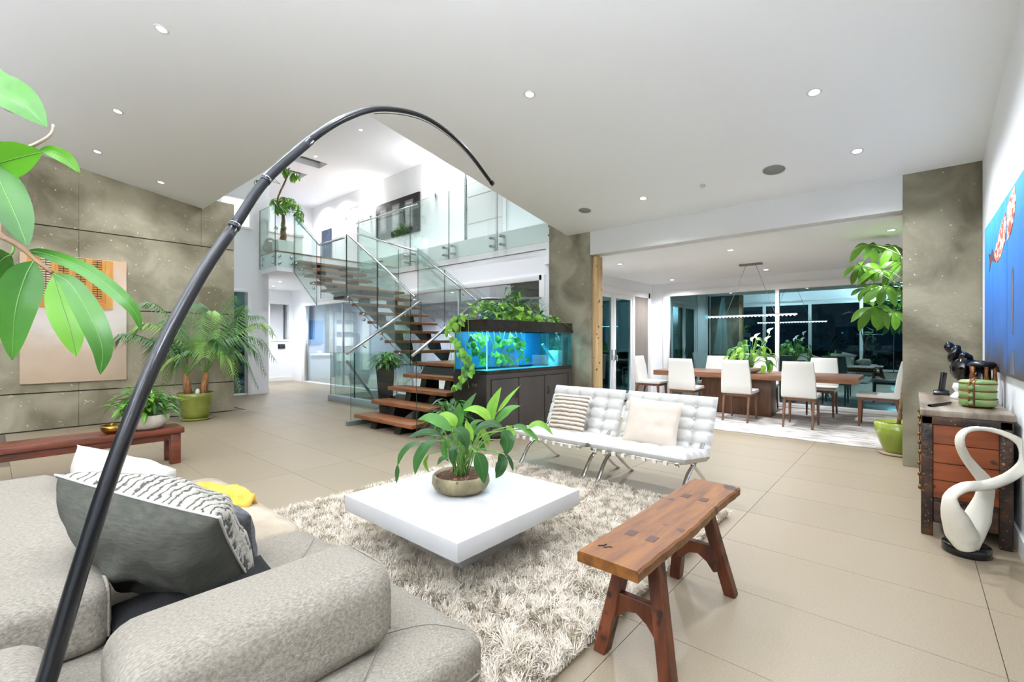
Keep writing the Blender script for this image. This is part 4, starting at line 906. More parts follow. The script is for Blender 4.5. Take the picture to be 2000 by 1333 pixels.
# --- long low bench on the left
l2 = thing('low_bench', (.63,6.0,0), 'long low reddish wooden bench before the concrete wall', 'bench')
box('seat', (-.25,5.84,.325), (1.37,6.2,.385), wood_r, l2, .006); box('apron', (.0,5.88,.255), (1.30,5.91,.325), wood_r, l2, .004); box('apron', (.0,6.13,.255), (1.30,6.16,.325), wood_r, l2, .004)
for x in (-.06,1.255):
    box('leg', (x,5.87,0), (x+.09,5.95,.325), wood_r, l2, .005); box('leg', (x,6.09,0), (x+.09,6.17,.325), wood_r, l2, .005)
# --- tufted leather lounge chairs on steel X frames
leather = M('white_leather','C4C3BD',.38,bump=.08,bscale=80,spec=.5)
def cushion(W, D, T, nx, ny, dip=.03, amp=.02, res=9, round_=.05):
    """button-tufted pad in local x (width) y (depth), z up; top at T"""
    NX, NY = nx*res, ny*res; top = []
    def hgt(u, v):
        X_, Y_ = u*nx, v*ny; fx, fy = abs(math.sin(PI*X_)), abs(math.sin(PI*Y_))
        q = (fx*fy)**.35; e = min(u,1-u)*W; e2 = min(v,1-v)*D; ed = min(1,(min(e,e2)/round_))
        z = T - amp*(1-q) 
        dd = math.hypot((X_-round(X_))*W/nx, (Y_-round(Y_))*D/ny)
        if 0 < round(X_) < nx and 0 < round(Y_) < ny: z -= dip*math.exp(-(dd/.028)**2)
        if fx < fy and (round(X_) in (0,nx)): z = T
        if fy <= fx and (round(Y_) in (0,ny)): z = T
        return z*(.42+.58*math.sqrt(max(0,1-(1-ed)**2)))
    g = MB()
    P = [[((i/NX-.5)*W, (j/NY-.5)*D, hgt(i/NX,j/NY)) for i in range(NX+1)] for j in range(NY+1)]
    B = [[((i/NX-.5)*W, (j/NY-.5)*D, T*.42*(0 if 0<i<NX and 0<j<NY else 1)) for i in range(NX+1)] for j in range(NY+1)]
    g.grid(P); g.grid([r_[::-1] for r_ in B]); return g
cush_seat = None
def lounge(y, lab, k):
    t = thing('lounge_chair', (0,0,0), lab, 'chair', 'white leather lounge chairs', local=True)
    W = .87
    sx0, sx1 = -.33, .22      # seat front and rear (local x)
    seat_rot = Euler((0, R(9), 0)); 
    ms = cushion(W, .56, .10, 5, 4).mesh('seat_cushion', leather); mb_ = cushion(W, .56, .09, 5, 5).mesh('back_cushion', leather)
    # the pads are built with width along local x: turn them so that the width runs along y
    o = link('seat_cushion', ms, t); o.matrix_basis = Matrix.Translation((-.10,0,.305)) @ Euler((0,R(8),0)).to_matrix().to_4x4() @ Matrix.Rotation(-PI/2,4,'Z')
    b = link('back_cushion', mb_, t); b.matrix_basis = Matrix.Translation((.325,0,.525)) @ Matrix.Rotation(R(-65),4,'Y') @ Matrix.Rotation(-PI/2,4,'Z')
    bt = MB().ell((0,0,0),(.011,.011,.005),8,5).mesh('button', leather)
    for (oo, D_, ny, T_) in ((o,.56,4,.10),(b,.56,5,.09)):
        for i in range(1,5):
            for j in range(1,ny):
                q = link('button', bt, oo); q.matrix_parent_inverse = Matrix.Identity(4); q.location = ((i/5-.5)*W,(j/ny-.5)*D_,T_-.028)
    for s_ in (-1,1):
        yy = s_*.373
        def bar(pts):
            P = bez(pts, 18); g = MB(); rows = []
            for i,p in enumerate(P):
                T_ = (P[min(i+1,18)]-P[max(i-1,0)]).normalized(); n_ = Vector((T_.z,0,-T_.x))*.006
                rows.append([p+Vector((0,-.0165,0))+n_, p+Vector((0,.0165,0))+n_, p+Vector((0,.0165,0))-n_, p+Vector((0,-.0165,0))-n_, p+Vector((0,-.0165,0))+n_])
            g.grid(rows); return g.obj('leg', chrome, t)
        bar([(-.38,yy,.006),(-.30,yy,.07),(-.17,yy,.21),(.0,yy,.285),(.18,yy,.40),(.34,yy,.60),(.42,yy,.76)])       # long curve: front foot to back top
        bar([(.36,yy,.006),(.27,yy,.05),(.12,yy,.16),(-.05,yy,.27),(-.20,yy,.325),(-.40,yy,.345)])      # seat curve: rear foot to front
    for (x,z) in ((-.36,.342),(.40,.77),(.04,.30)): MB().tube([(x,-.37,z),(x,.37,z)], .008, 8).obj('cross_bar', chrome, t)
    for i in range(9):
        yy = -W/2+.07+i*(W-.14)/8
        box('strap', (-.385,yy-.016,.318), (-.355,yy+.016,.350), M('strap_leather','DDD8CB',.5), t, .002, 1)
        MB().box((-.37,yy-.016,.326),(.2,yy+.016,.330), M=Matrix.Translation((0,0,-.02)) @ Matrix.Rotation(R(6),4,'Y')).obj('strap', MATS['strap_leather'], t)
    t.location = (3.89,y,0); return t
lounge(2.645, 'tufted white leather lounge chair with a ribbed knitted cushion, next to the aquarium cabinet', 0)
lounge(1.745, 'tufted white leather lounge chair with a plain beige cushion, next to the wooden bench', 1)
# --- cushions
def pillow(name, lab, M_, W, H, T, m, group=None, seed=1, wr=.006, n=26, pinch=.10, parts=None, cat='cushion', edge=None):
    t = thing(name, (0,0,0), lab, cat, group, local=True)
    def side(s_, mi):
        P = []
        for j in range(n+1):
            row = []
            for i in range(n+1):
                u, v = i/n*2-1, j/n*2-1
                x = u*W/2*(1-pinch*(1-abs(v)**2.2)*0 - pinch*(v*v)*0 ) ; y = v*H/2
                x *= 1-pinch*(1-v*v)*.55*abs(u)**3; y *= 1-pinch*(1-u*u)*.55*abs(v)**3
                h = (max(0,1-abs(u)**2.6)*max(0,1-abs(v)**2.6))**.52
                w_ = wr*noise.noise(Vector((u*2.2+seed,v*2.2,s_*3+seed)))*3 + wr*noise.noise(Vector((u*6+seed,v*3,seed)))
                row.append((x, y, s_*(T/2*h)+w_*h))
            P.append(row)
        g = MB().grid(P if s_ > 0 else [r_[::-1] for r_ in P]); return g.obj('cover' if s_ > 0 else 'reverse_cover', m[0] if s_ > 0 else m[-1], t)
    side(1,0); side(-1,0)
    if edge:
        pr = []
        for k in range(4*n):
            q, r_ = divmod(k, n); a = r_/n*2-1
            u, v = ((a,-1),(1,a),(-a,1),(-1,-a))[q]
            x = u*W/2; y = v*H/2; x *= 1-pinch*(1-v*v)*.55*abs(u)**3; y *= 1-pinch*(1-u*u)*.55*abs(v)**3; pr.append((x,y,0))
        MB().tube(pr+[pr[0]], .004, 6, cap=False).obj('piping', edge, t)
    t.matrix_basis = M_; return t
def frame(c, u, v):
    """matrix from centre, width direction, height direction"""
    u = Vector(u).normalized(); v = Vector(v); v = (v-u*v.dot(u)).normalized(); n_ = u.cross(v)
    return Matrix(((u.x,v.x,n_.x,c[0]),(u.y,v.y,n_.y,c[1]),(u.z,v.z,n_.z,c[2]),(0,0,0,1)))
def stripes(name, base, dark, scale, axis=1, thr=.55, bump=.6, noisy=.3):
    m = M(name, base, .85, bump=0); nt = m.node_tree; N, L = nt.nodes, nt.links; b = N['Principled BSDF']
    tc = N.new('ShaderNodeTexCoord'); wv = N.new('ShaderNodeTexWave'); wv.bands_direction = 'XYZ'[axis]; wv.inputs['Scale'].default_value = scale; wv.inputs['Distortion'].default_value = noisy; wv.inputs['Detail'].default_value = 3; wv.inputs['Detail Scale'].default_value = 3
    L.new(tc.outputs['Object'], wv.inputs[0]); rp = N.new('ShaderNodeValToRGB'); rp.color_ramp.elements[0].position = thr-.12; rp.color_ramp.elements[1].position = thr+.1
    rp.color_ramp.elements[0].color = srgb(dark); rp.color_ramp.elements[1].color = srgb(base); L.new(wv.outputs['Fac'], rp.inputs[0]); L.new(rp.outputs[0], b.inputs['Base Color'])
    bp = N.new('ShaderNodeBump'); bp.inputs['Strength'].default_value = bump; bp.inputs['Distance'].default_value = .01; L.new(wv.outputs['Fac'], bp.inputs['Height']); L.new(bp.outputs[0], b.inputs['Normal']); return m
greycl = M('grey_linen','3E4038',.9,col2='504F46',scale=30,stretch=(1,8,1),bump=.4,bscale=180)
knit = stripes('ribbed_knit','CFC4B4','7A6B5C',7.5,1,.30,1.0,1.2)
strp = stripes('striped_weave','A9A59A','45433F',12,0,.17,.6,5)
beige = M('beige_cotton','D2C6B7',.9,bump=.3,bscale=200); whitec = M('white_linen','B8B5AD',.9,bump=.3,bscale=150); dkgrey = M('charcoal_wool','55575A',.95,col2='6A6C6E',scale=60,bump=.6,bscale=160)
pillow('knit_cushion','ribbed grey-beige knitted cushion on the lounge chair by the aquarium', frame((3.95,2.68,.55),(.05,-1,.0),(.42,0,1)), .42,.42,.13,[knit], seed=3)
pillow('beige_cushion','plain beige square cushion on the lounge chair by the wooden bench', frame((3.95,1.78,.56),(.08,-1,-.05),(.42,0,1)), .50,.44,.15,[beige], seed=5)
pillow('striped_cushion','large dark grey cushion with a striped woven back, leaning on the sofa', frame((.375,1.85,.66),(.314,-.446,-.11),(-.19,-.05,.27)), .55,.45,.30,[greycl,strp], seed=8, wr=.012, n=36, edge=whitec)
pillow('gap_shade_pad','flat black pad standing in for the dark gap between the sofa bolster and the striped cushion', frame((.45,1.66,.47),(1,0,.02),(0,1,.05)), .46,.42,.10,[M('gap_shade_black','101010',.95,bump=.3,bscale=150)], seed=19)  # black pad put in for the deep shade of the seat gap
pillow('white_cushion','white cushion with a black fabric tag behind the striped one', frame((.42,2.84,.57),(.60,-.75,-.22),(-.25,.1,1)), .50,.38,.24,[whitec], seed=11, wr=.01)
pillow('charcoal_cushion','charcoal wool cushion lying behind the striped one on the sofa', frame((.58,2.12,.54),(.50,-.80,-.22),(-.45,-.05,1)), .42,.33,.15,[dkgrey], seed=14, wr=.006)
tg = tag(MB().tube([at(268,916,2.2),at(269,905,2.2),at(276,902,2.2),at(274,912,2.2)], .007, 6, flat=2.4).obj('cushion_tag', M('tag_black','1A1C22',.6)), 'small folded black fabric tag standing up from the white cushion', 'tag')
# --- yellow throw over the far end of the sofa
g = MB(); rows=[]
for i in range(29):
    s_ = i/28; row=[]
    c0 = Vector((.42,3.36,.47))*(1-s_)+Vector((1.0,2.70,.45))*s_
    d_ = Vector((.58,-.66,0)).normalized(); p_ = Vector((d_.y,-d_.x,0))
    for j in range(17):
        t = j/16*2-1; hh = .055*(1-t**4)+.006*math.sin(s_*22+t*3); y_ = t*.15
        x_ = c0 + p_*y_*-1; fall = max(0,x_.x-.93)
        row.append((x_.x-.3*fall, x_.y, .435+hh-fall*2.0+.012*noise.noise(Vector((s_*6,t*3,1)))))
    rows.append(row)
g.grid(rows); thr = g.obj('throw', M('yellow_fleece','CE9F38',.95,col2='DFBA58',scale=18,bump=.8,bscale=70))
sm_ = thr.modifiers.new('s','SOLIDIFY'); sm_.thickness = .02; tag(thr,'folded yellow fleece throw draped over the far end of the sofa','blanket')
# --- sofa
sofab = M('sofa_weave','7B7468',.9,col2='A69E91',scale=110,stretch=(1,3,1),detail=3,lo=.3,hi=.7,bump=.5,bscale=260); seatb = M('sofa_seat_cloth','9E917E',.9,col2='B5A995',scale=5,detail=5,bump=.3,bscale=160)
sf = thing('sofa', (.1,2.2,0), 'low deep grey-beige fabric sofa with loose bolsters in the left foreground', 'sofa')
def soft(name, a, b, m, par, rad=.06, puff=.02, seed=0, res=.045, tufts=(), dim=.03):
    """rounded upholstered block"""
    a = Vector(a); b = Vector(b); c_ = (a+b)/2; h = (b-a)/2
    bm = bmesh.new(); bmesh.ops.create_cube(bm, size=2)
    bmesh.ops.subdivide_edges(bm, edges=bm.edges[:], cuts=22, use_grid_fill=True)
    for v in bm.verts:
        p = Vector((v.co.x*h.x, v.co.y*h.y, v.co.z*h.z)); q = Vector([max(-(h[i]-rad), min(h[i]-rad, p[i])) for i in range(3)]); d = p-q
        if d.length > 1e-9: p = q + d.normalized()*rad
        f_ = (1-(p.x/h.x)**2)*(1-(p.y/h.y)**2)
        p.z += puff*max(0,f_)*(1 if p.z > 0 else 0)
        p += Vector((noise.noise(p*4+Vector((seed,0,0))), noise.noise(p*4+Vector((0,seed,0))), noise.noise(p*3+Vector((0,0,seed)))))*.004
        w_ = p+c_
        if p.z > 0:
            for (tx,ty) in tufts: 
                r2 = (w_.x-tx)**2+(w_.y-ty)**2; p.z -= dim*math.exp(-r2/.004)+dim*.3*math.exp(-r2/.02)
        v.co = p+c_
    me = bpy.data.meshes.new(name); bm.to_mesh(me); bm.free(); me.materials.append(m)
    for p in me.polygons: p.use_smooth = True
    return link(name, me, par)
soft('base', (-.9,1.02,.10), (.94,3.38,.26), sofab, sf, .05)
s1_ = soft('seat_cushion', (-.9,.97,.24), (1.0,2.20,.42), sofab, sf, .055, .015, 2, tufts=[(.78,1.22),(.72,1.75),(.35,1.75)]); s2_ = soft('seat_cushion', (-.9,2.19,.24), (.99,3.42,.43), seatb, sf, .06, .02, 5, tufts=[(.70,2.5),(.70,3.05),(.30,2.6),(.30,3.1)])
s1_.data.materials.clear(); s1_.data.materials.append(sofab)
arm_ = soft('bolster', (.16,1.13,.41), (.79,1.42,.655), sofab, sf, .07, .0, 7)
soft('back_block', (-.9,1.70,.42), (.235,3.36,.625), sofab, sf, .055, .02, 9)
soft('bolster', (-.9,1.33,.42), (.10,1.62,.60), sofab, sf, .08, .0, 12)
def piping(pts, r_, par, m=None): MB().tube(bez(pts,40), r_, 6).obj('piping', m or sofab, par)
piping([(.77,1.151,.46),(.77,1.151,.57),(.77,1.17,.618),(.77,1.21,.637),(.77,1.35,.637)], .004, arm_)
piping([(.222,1.722,.46),(.222,1.722,.56),(.222,1.742,.60),(.222,1.80,.61)], .005, sf)
piping([(-.5,.968,.31),(.3,.968,.31),(.90,.970,.31),(.965,.985,.31),(.995,1.05,.31),(1.002,1.3,.31),(1.002,1.7,.31),(1.0,2.1,.31)], .004, sf)
thrd = M('seam_thread','6E675C',.9)
for (c_,ends) in (((.78,1.22),((.62,1.05),(.95,1.02),(.96,1.45),(.70,1.45))),((.70,2.5),((.5,2.3),(.92,2.3),(.92,2.75),(.5,2.75))),((.72,1.75),((.5,1.62),(.95,1.6),(.95,2.0),(.6,2.1))),((.70,3.05),((.5,2.85),(.92,2.85),(.9,3.25),(.55,3.3)))):
    for e_ in ends:
        P = [Vector((c_[0],c_[1],.405)), Vector(((c_[0]+e_[0])/2+.02,(c_[1]+e_[1])/2,.430)), Vector((e_[0],e_[1],.424))]
        MB().tube(bez(P,8), .0013, 5).obj('stitch', thrd, sf)
for x in (.85,-.7):
    for y in (1.15,3.2): box('foot', (x-.03,y-.03,0), (x+.03,y+.03,.11), blackst, sf, .004)
# --- arc lamp
al = thing('arc_lamp', (-.1,1.2,0), 'tall black arc floor lamp curving over the sofa and coffee table', 'floor lamp')
def arcpt(px, py):
    a = (px-1000)/FL; t = (1+.75*a)/(.89-1.85*a); return at(px, py, .75+1.85*t)     # the arc lies in one upright plane
P = [arcpt(*p) for p in ((62,1430),(90,1333),(124,1220),(161,1090),(197,974),(238,856),(281,748),(317,662),(360,586),(405,518),(457,443),(519,353),(607,275),(680,230),(752,213),(835,232),(905,286),(962,359))]; 
for q in range(3): P = [P[0]]+[(P[i-1]+P[i]*2+P[i+1])*.25 for i in range(1,9)]+P[9:]
base_ = Vector((P[0].x-.045, P[0].y+.03, 0))
MB().tube(bez([base_+Vector((0,0,.03)), P[0]*.5+base_*.5+Vector((0,0,.04)), P[0]]+P[1:11],40), [.0185-.0001*i for i in range(41)], 16).obj('lower_tube', M('lamp_black','08090C',.3,col2='10131A',scale=60,coat=.3), al)
MB().tube(bez(P[10:13],14), [.0138-.0001*i for i in range(15)], 16).obj('middle_tube', M('lamp_tube_dark','2A2C30',.28,.5), al)
MB().tube(bez(P[11:],44), [.0104-.00004*i for i in range(45)], 14).obj('upper_tube', M('lamp_tube_upper','17181C',.2,.4), al)
for i,q in ((10,.0152),(11,.0138)): 
    d_ = (P[i+1]-P[i-1]).normalized()*.012; MB().tube([P[i]-d_*.5,P[i]+d_*.5], q*1.02, 16).obj('collar', MATS['lamp_tube_dark'], al); MB().tube([P[i]+d_*.6,P[i]+d_*.75], q, 16).obj('ring', steel, al)
UP_ = bez(P[11:],44); MB().tube([p+Vector((0,0,.0125-.00012*i))+Vector((-.004,.004,0)) for i,p in enumerate(UP_[:30])], [.006-.0001*i for i in range(30)], 8).obj('cable_tube', M('satin_tube','8E9092',.25,.9), al); MB().tube([p-Vector((0,0,.017)) for p in UP_[20:]], .0016, 6).obj('cable', blackst, al)
MB().tube([P[-1]-(P[-1]-P[-2])*.04, P[-1]], .0135, 14).obj('end_cap', blackst, al)
MB().lathe([(0,0),(.17,0),(.17,.04),(.16,.05),(.03,.05),(.025,.06),(0,.06)], base_, 40).obj('base', M('lamp_base','111111',.3), al)
# --- dining set
DT = thing('dining_table', (8.8,2.15,0), 'long walnut dining table with a thick top on a block pedestal', 'table')
wal = M('walnut','694430',.4,col2='8A5F42',scale=3,stretch=(14,1,14),detail=7,bump=.08); walv = M('walnut_upright','5E3E2A',.4,col2='7A543A',scale=3,stretch=(14,14,1),detail=7)
box('tabletop', (8.28,.60,.665), (9.36,3.70,.755), wal, DT, .003); box('pedestal', (8.70,1.80,.0), (9.05,2.95,.665), walv, DT, .003); box('reveal', (8.66,1.77,.655), (9.1,2.98,.665), trimw, DT)
dchm = M('dining_upholstery','DAD8D0',.6); legm = M('walnut_leg','5F3D28',.4,col2='7A5238',scale=4,stretch=(10,10,1))
def dchair():
    t = thing('dining_chair', (0,0,0), 'x', 'chair', 'white dining chairs round the walnut table', local=True)
    # local frame: chair faces +x, back at -x
    g = MB().prism([(-.22,.44),(.27,.445),(.28,.47),(.26,.50),(-.05,.49),(-.16,.50),(-.24,.47)], -.225, .225); g.obj('seat', dchm, t, .012, 3)
    g = MB(); rows = []
    for k,(z,x,w_,th_) in enumerate(((.455,-.20,.225,.08),(.60,-.215,.222,.07),(.78,-.235,.213,.06),(.92,-.262,.200,.05),(.985,-.275,.195,.045))):
        rows.append([(x-th_/2,-w_,z),(x-th_/2,w_,z),(x+th_/2,w_,z),(x+th_/2,-w_,z),(x-th_/2,-w_,z)])
    g.grid(rows, sm=False); g.add(rows[-1][:4],[(0,1,2,3)]); g.add(rows[0][:4],[(3,2,1,0)]); g.obj('backrest', dchm, t, .008, 2)
    box('seat_rail', (-.22,-.205,.40), (.25,.205,.445), legm, t, .003, 1)
    for s_ in (-1,1):
        taper(t,'leg',(-.285,s_*.185,0),(-.195,s_*.185,.41),.026,.026,legm,.045,.04); taper(t,'leg',(.235,s_*.19,0),(.225,s_*.185,.41),.024,.024,legm,.045,.04)
    return t
proto = dchair()
ch = [((8.12,1.28),0,'near-side dining chair closest to the concrete column'),((8.12,2.14),0,'near-side dining chair in the middle, before the table pedestal'),((8.12,3.02),0,'near-side dining chair closest to the french doors'),
      ((9.58,1.20),PI,'far-side dining chair by the window, beside the column end'),((9.58,2.12),PI,'far-side dining chair by the window, hidden behind the pothos'),((9.58,3.02),PI,'far-side dining chair by the window, near the french doors'),
      ((8.85,.38),PI/2,'white dining chair in side view at the table end by the lime-leaved plant'),((8.85,4.0),-PI/2,'white dining chair at the table end by the french doors')]
for k,((x,y),rz,lab) in enumerate(ch):
    o = proto if k == 0 else copy_tree(proto)
    o.location = (x,y,.012); o.rotation_euler = (0,0,rz); o['label'] = lab
dr_ = thing('dining_rug', (8.7,1.9,0), 'pale grey mottled rug under the dining table', 'rug')
box('pile', (7.02,-.30,.0), (10.1,4.35,.012), M('dining_rug_pile','DCD6CE',.95,col2='A69E96',scale=3,stretch=(3,1.2,1),detail=12,lo=.42,hi=.62,bump=.3,bscale=90), dr_, .003, 1)
# --- antique chest
chs = thing('chest', (4.85,-.27,0), 'worn antique wooden chest with dark frame and orange-brown side boards', 'cabinet')
dkw = M('lacquer_worn','241A14',.45,col2='5A3A22',scale=5,detail=10,lo=.5,hi=.72,bump=.5,bscale=40,spots='9A7044',spotscale=70,spotsize=.03)
orw = M('orange_boards','5A2408',.38,col2='9A4C1A',scale=2.4,stretch=(8,1.0,8),detail=9,lo=.25,hi=.7,bump=.2,spots='2E160C',spotscale=5,spotsize=.03,distort=.5)
topw = M('chest_top_wood','5A4A3C',.35,col2='A39684',scale=1.6,stretch=(1,7,1),detail=9,lo=.35,hi=.65,bump=.2)
CX0,CX1,CY0,CY1 = 4.14,5.55,-.475,-.04
box('top', (CX0-.005,CY0,.80), (CX1,CY1+.005,.842), topw, chs, .006); box('top_rail', (CX0,CY0+.01,.745), (CX0+.03,CY1,.80), dkw, chs, .004)
for y0,y1 in ((CY1-.06,CY1),(CY0+.01,CY0+.07)):
    for x0 in (CX0,CX1-.06): box('post', (x0,y0,0), (x0+.05,y1,.80), dkw, chs, .006)
zz = [.255,.375,.49,.615,.745]
for a,b_ in zip(zz,zz[1:]): box('board', (CX0+.015,CY0+.07,a+.002), (CX0+.03,CY1-.06,b_-.002), orw, chs, .002, 1)
box('board', (CX0+.012,CY0+.07,.09), (CX0+.03,CY1-.06,.235), M('dark_board','2E1C12',.5,col2='6A4226',scale=3,stretch=(6,1,6),detail=8,lo=.45,hi=.75,bump=.3), chs, .004,1)
box('rail', (CX0+.005,CY0+.07,.235), (CX0+.035,CY1-.06,.255), dkw, chs, .003,1)
box('body', (CX0+.035,CY0+.01,.10), (CX1-.01,CY1-.02,.80), dkw, chs)
for k in range(3):
    for z0,z1 in ((.12,.38),(.40,.60),(.62,.78)):
        x0 = CX0+.07+k*.43; d_ = box('drawer', (x0,CY1-.03,z0), (x0+.41,CY1-.008,z1), orw, chs, .004, 1)
        MB().lathe([(0,0),(.014,0),(.018,.012),(.012,.02),(0,.022)], (0,0,0), 12).obj('knob', MATS['brass_dark'], d_, rot=(-PI/2,0,0), loc=(0,0,0)).location = (x0+.205,CY1-.008,(z0+z1)/2)
# --- things on the chest
tf = thing('tiffin_carrier', (4.57,-.36,.842), 'green enamelled three-tier tiffin carrier with rusty clasps on the chest', 'food container')
gt = M('tiffin_green','7C9A5C',.35,col2='98B070',scale=5,detail=6,spots='7A4A28',spotscale=12,spotsize=.02); rust = M('rust_metal','5E3620',.5,.4,col2='96602E',scale=20)
T0 = Vector((4.50,-.335,.842))
for k in range(3):
    z = .012+.052*k; MB().lathe([(.088,z),(.094,z+.004),(.096,z+.046),(.093,z+.050)], T0, 40).obj('tier', gt, tf); MB().lathe([(.0975,z+.047),(.099,z+.050),(.0975,z+.053),(.09,z+.053)], T0, 40).obj('rim', rust, tf)
MB().lathe([(.0,0),(.07,0),(.088,.012),(.09,.013)], T0, 40).obj('base', rust, tf); MB().lathe([(.097,.168),(.098,.176),(.085,.187),(.0,.195)], T0, 40).obj('lid', gt, tf)
for dy in (-.012,.018):
    a = math.atan2(-.1+dy,-1); q = T0+Vector((math.cos(2.75+dy*8)*.101, math.sin(2.75+dy*8)*.101,0)); MB().tube([q+Vector((0,0,.008)),q+Vector((0,0,.17)),q+Vector((.02,-.01,.192))], .005, 6).obj('clasp_bar', rust, tf)
for z in (.035,.088,.14): MB().ell(T0+Vector((math.cos(2.75)*.103, math.sin(2.75)*.103, z)), (.008,.014,.014),10,6).obj('catch', gt, tf)
MB().tube([T0+Vector((math.cos(2.75)*.1,math.sin(2.75)*.1,.175)),T0+Vector((-.05,.02,.2)),T0+Vector((.0,.0,.205)),T0+Vector((.08,-.03,.18))], .006, 6).obj('handle', rust, tf)
lt = thing('lantern', (4.86,-.37,.842), 'dark metal lantern with carved bronze posts behind the green tiffin carrier', 'lantern')
L0 = Vector((4.86,-.385,.842))
MB().lathe([(0,0),(.08,0),(.085,.02),(.06,.04),(0,.04)], L0, 30).obj('base', blackst, lt); MB().lathe([(.075,.27),(.08,.285),(.06,.305),(.0,.31)], L0, 30).obj('cap', blackst, lt); MB().lathe([(.045,.04),(.05,.15),(.045,.26)], L0, 24).obj('glass_chimney', M('smoked_glass','15151A',.08), lt)
for a in (2.3,3.4,4.5,.9,5.6): 
    q = L0+Vector((.066*math.cos(a),.066*math.sin(a),0)); MB().lathe([(.010,.03),(.014,.08),(.009,.12),(.015,.17),(.010,.22),(.013,.27)], q, 10).obj('post', rust, lt)
sc2 = thing('black_sculpture', (5.12,-.25,.842), 'glossy black rounded stone figure on a white plinth on the chest', 'sculpture')
S0 = Vector((5.05,-.30,.842))
MB().lathe([(0,0),(.075,0),(.08,.02),(.055,.05),(.05,.06),(.068,.09),(.06,.125),(.0,.13)], S0, 32).obj('plinth', M('plinth_white','E4E4E2',.25), sc2)
g = MB().ell(S0+Vector((.02,.0,.24)),(.085,.085,.10),20,14); g.ell(S0+Vector((.02,-.09,.26)),(.055,.075,.05)); g.ell(S0+Vector((-.01,.055,.36)),(.035,.035,.075),rot=Euler((R(22),0,0)).to_matrix()); g.ell(S0+Vector((-.0,.085,.41)),(.035,.034,.045)); g.ell(S0+Vector((.0,-.0,.345)),(.045,.035,.03)); g.ell(S0+Vector((.0,-.025,.33)),(.04,.03,.026)); g.ell(S0+Vector((0,0,.15)),(.04,.04,.04))
so_ = g.obj('figure', M('black_stone','060607',.12,coat=.4), sc2); rm = so_.modifiers.new('r','REMESH'); rm.mode = 'VOXEL'; rm.voxel_size = .006; rm.use_smooth_shade = True; sm2 = so_.modifiers.new('s','SMOOTH'); sm2.iterations = 8
ph = thing('cordless_phone', (5.3,-.18,.842), 'black cordless phone standing in its cradle at the far end of the chest', 'phone')
bp_ = M('phone_black','0E0E10',.3)
MB().prism([(0,0),(.11,0),(.10,.03),(.03,.04),(0,.02)], -.05, .05).obj('cradle', bp_, ph, .004, 2, loc=None).matrix_parent_inverse = Matrix.Identity(4)
hs = MB().box((-.025,-.012,0),(.025,.012,.17)).obj('handset', bp_, ph, .008, 3); hs.matrix_parent_inverse = Matrix.Identity(4); hs.location = (.04,0,.025); hs.rotation_euler = (R(0),R(10),R(-40)); 
for r_ in range(4):
    for c_ in range(3):
        kk = box('key', (-.016+c_*.012,.0115,.02+r_*.014), (-.007+c_*.012,.0145,.029+r_*.014), M('key_grey','B5B8BC',.4), None); kk.parent = hs
kk = box('screen', (-.016,.0115,.10), (.016,.0135,.14), MATS['dark_screen'], None); kk.parent = hs
ty = thing('glasses_case', (4.42,-.14,.842), 'slim dark folded object lying on the chest top before the tiffin carrier', 'case')
g = MB(); rows = []
for i in range(15):
    t = i/14; w_ = .022*math.sin(PI*(.1+.8*t))**.6*(1-.45*t); c_ = Vector((4.30+.30*t,-.085-.12*t,.845)); rows.append([c_+Vector((.3*w_*math.cos(a),w_*math.sin(a),.010*math.sin(a/1)*0+.008*(1+math.cos(a*1))*.9)) for a in [k*PI/5 for k in range(11)]])
g.grid(rows); g.obj('shell', bp_, ty)
box('hinge', (4.44,-.15,.843), (4.47,-.135,.852), blackst, ty)
# --- white looping sculpture
ws = thing('white_sculpture', (3.93,-.24,0), 'white looping ribbon-like stone sculpture on a black marble disc before the chest', 'sculpture')
marb = M('black_marble','0C0C0D',.15,col2='1A1A1C',scale=5,spots='B8B8B4',spotscale=6,spotsize=-.02); 
MB().lathe([(0,0),(.108,0),(.112,.005),(.112,.052),(.106,.06),(0,.06)], (3.945,-.245,0), 48).obj('base', marb, ws)
D0 = 2.755; wst = M('white_stone','E6E2D2',.6,bump=.15,bscale=60)
sp = [((1887,1072,0),.052,.050),((1878,1045,0),.085,.060),((1866,1012,.02),.072,.045),((1857,988,.03),.050,.026),((1858,968,.03),.036,.018),((1885,952,.04),.034,.018),((1930,948,.05),.034,.016),((1975,930,.03),.033,.015),((2003,902,-.02),.036,.014),((1995,868,-.05),.030,.012),((1962,848,-.06),.022,.010),((1920,838,-.04),.016,.010),((1886,842,0),.020,.012),((1874,862,.0),.026,.014),((1885,892,-.02),.028,.014),((1905,918,-.04),.034,.016),((1925,945,-.05),.046,.020),((1922,975,-.04),.052,.022),((1910,1010,-.02),.070,.038),((1898,1045,0),.060,.05),((1892,1072,0),.045,.045)]
PP = [at(p[0],p[1],D0-p[2]) for p,a,b_ in sp]; n=110; PC_ = bez(PP,n); g = MB(); rows=[]; k=len(sp)-1
for i,p in enumerate(PC_):
    t = i/n*k; j = min(int(t),k-1); t -= j; a_ = sp[j][1]*(1-t)+sp[j+1][1]*t; b__ = sp[j][2]*(1-t)+sp[j+1][2]*t
    T_ = (PC_[min(i+1,n)]-PC_[max(i-1,0)]).normalized(); vw = (p-Vector((0,0,HC))).normalized(); s_ = T_.cross(vw).normalized(); d_ = s_.cross(T_).normalized()
    if i: 
        if s_.dot(prev) < 0: s_ = -s_; d_ = -d_
    prev = s_.copy(); tw = .5*math.sin(i/n*6.28*1.5)
    u_ = s_*math.cos(tw)+d_*math.sin(tw); v_ = d_*math.cos(tw)-s_*math.sin(tw)
    rows.append([p+u_*(a_*.95*math.cos(q))+v_*(b__*math.sin(q)) for q in [2*PI*m_/14 for m_ in range(14)]])
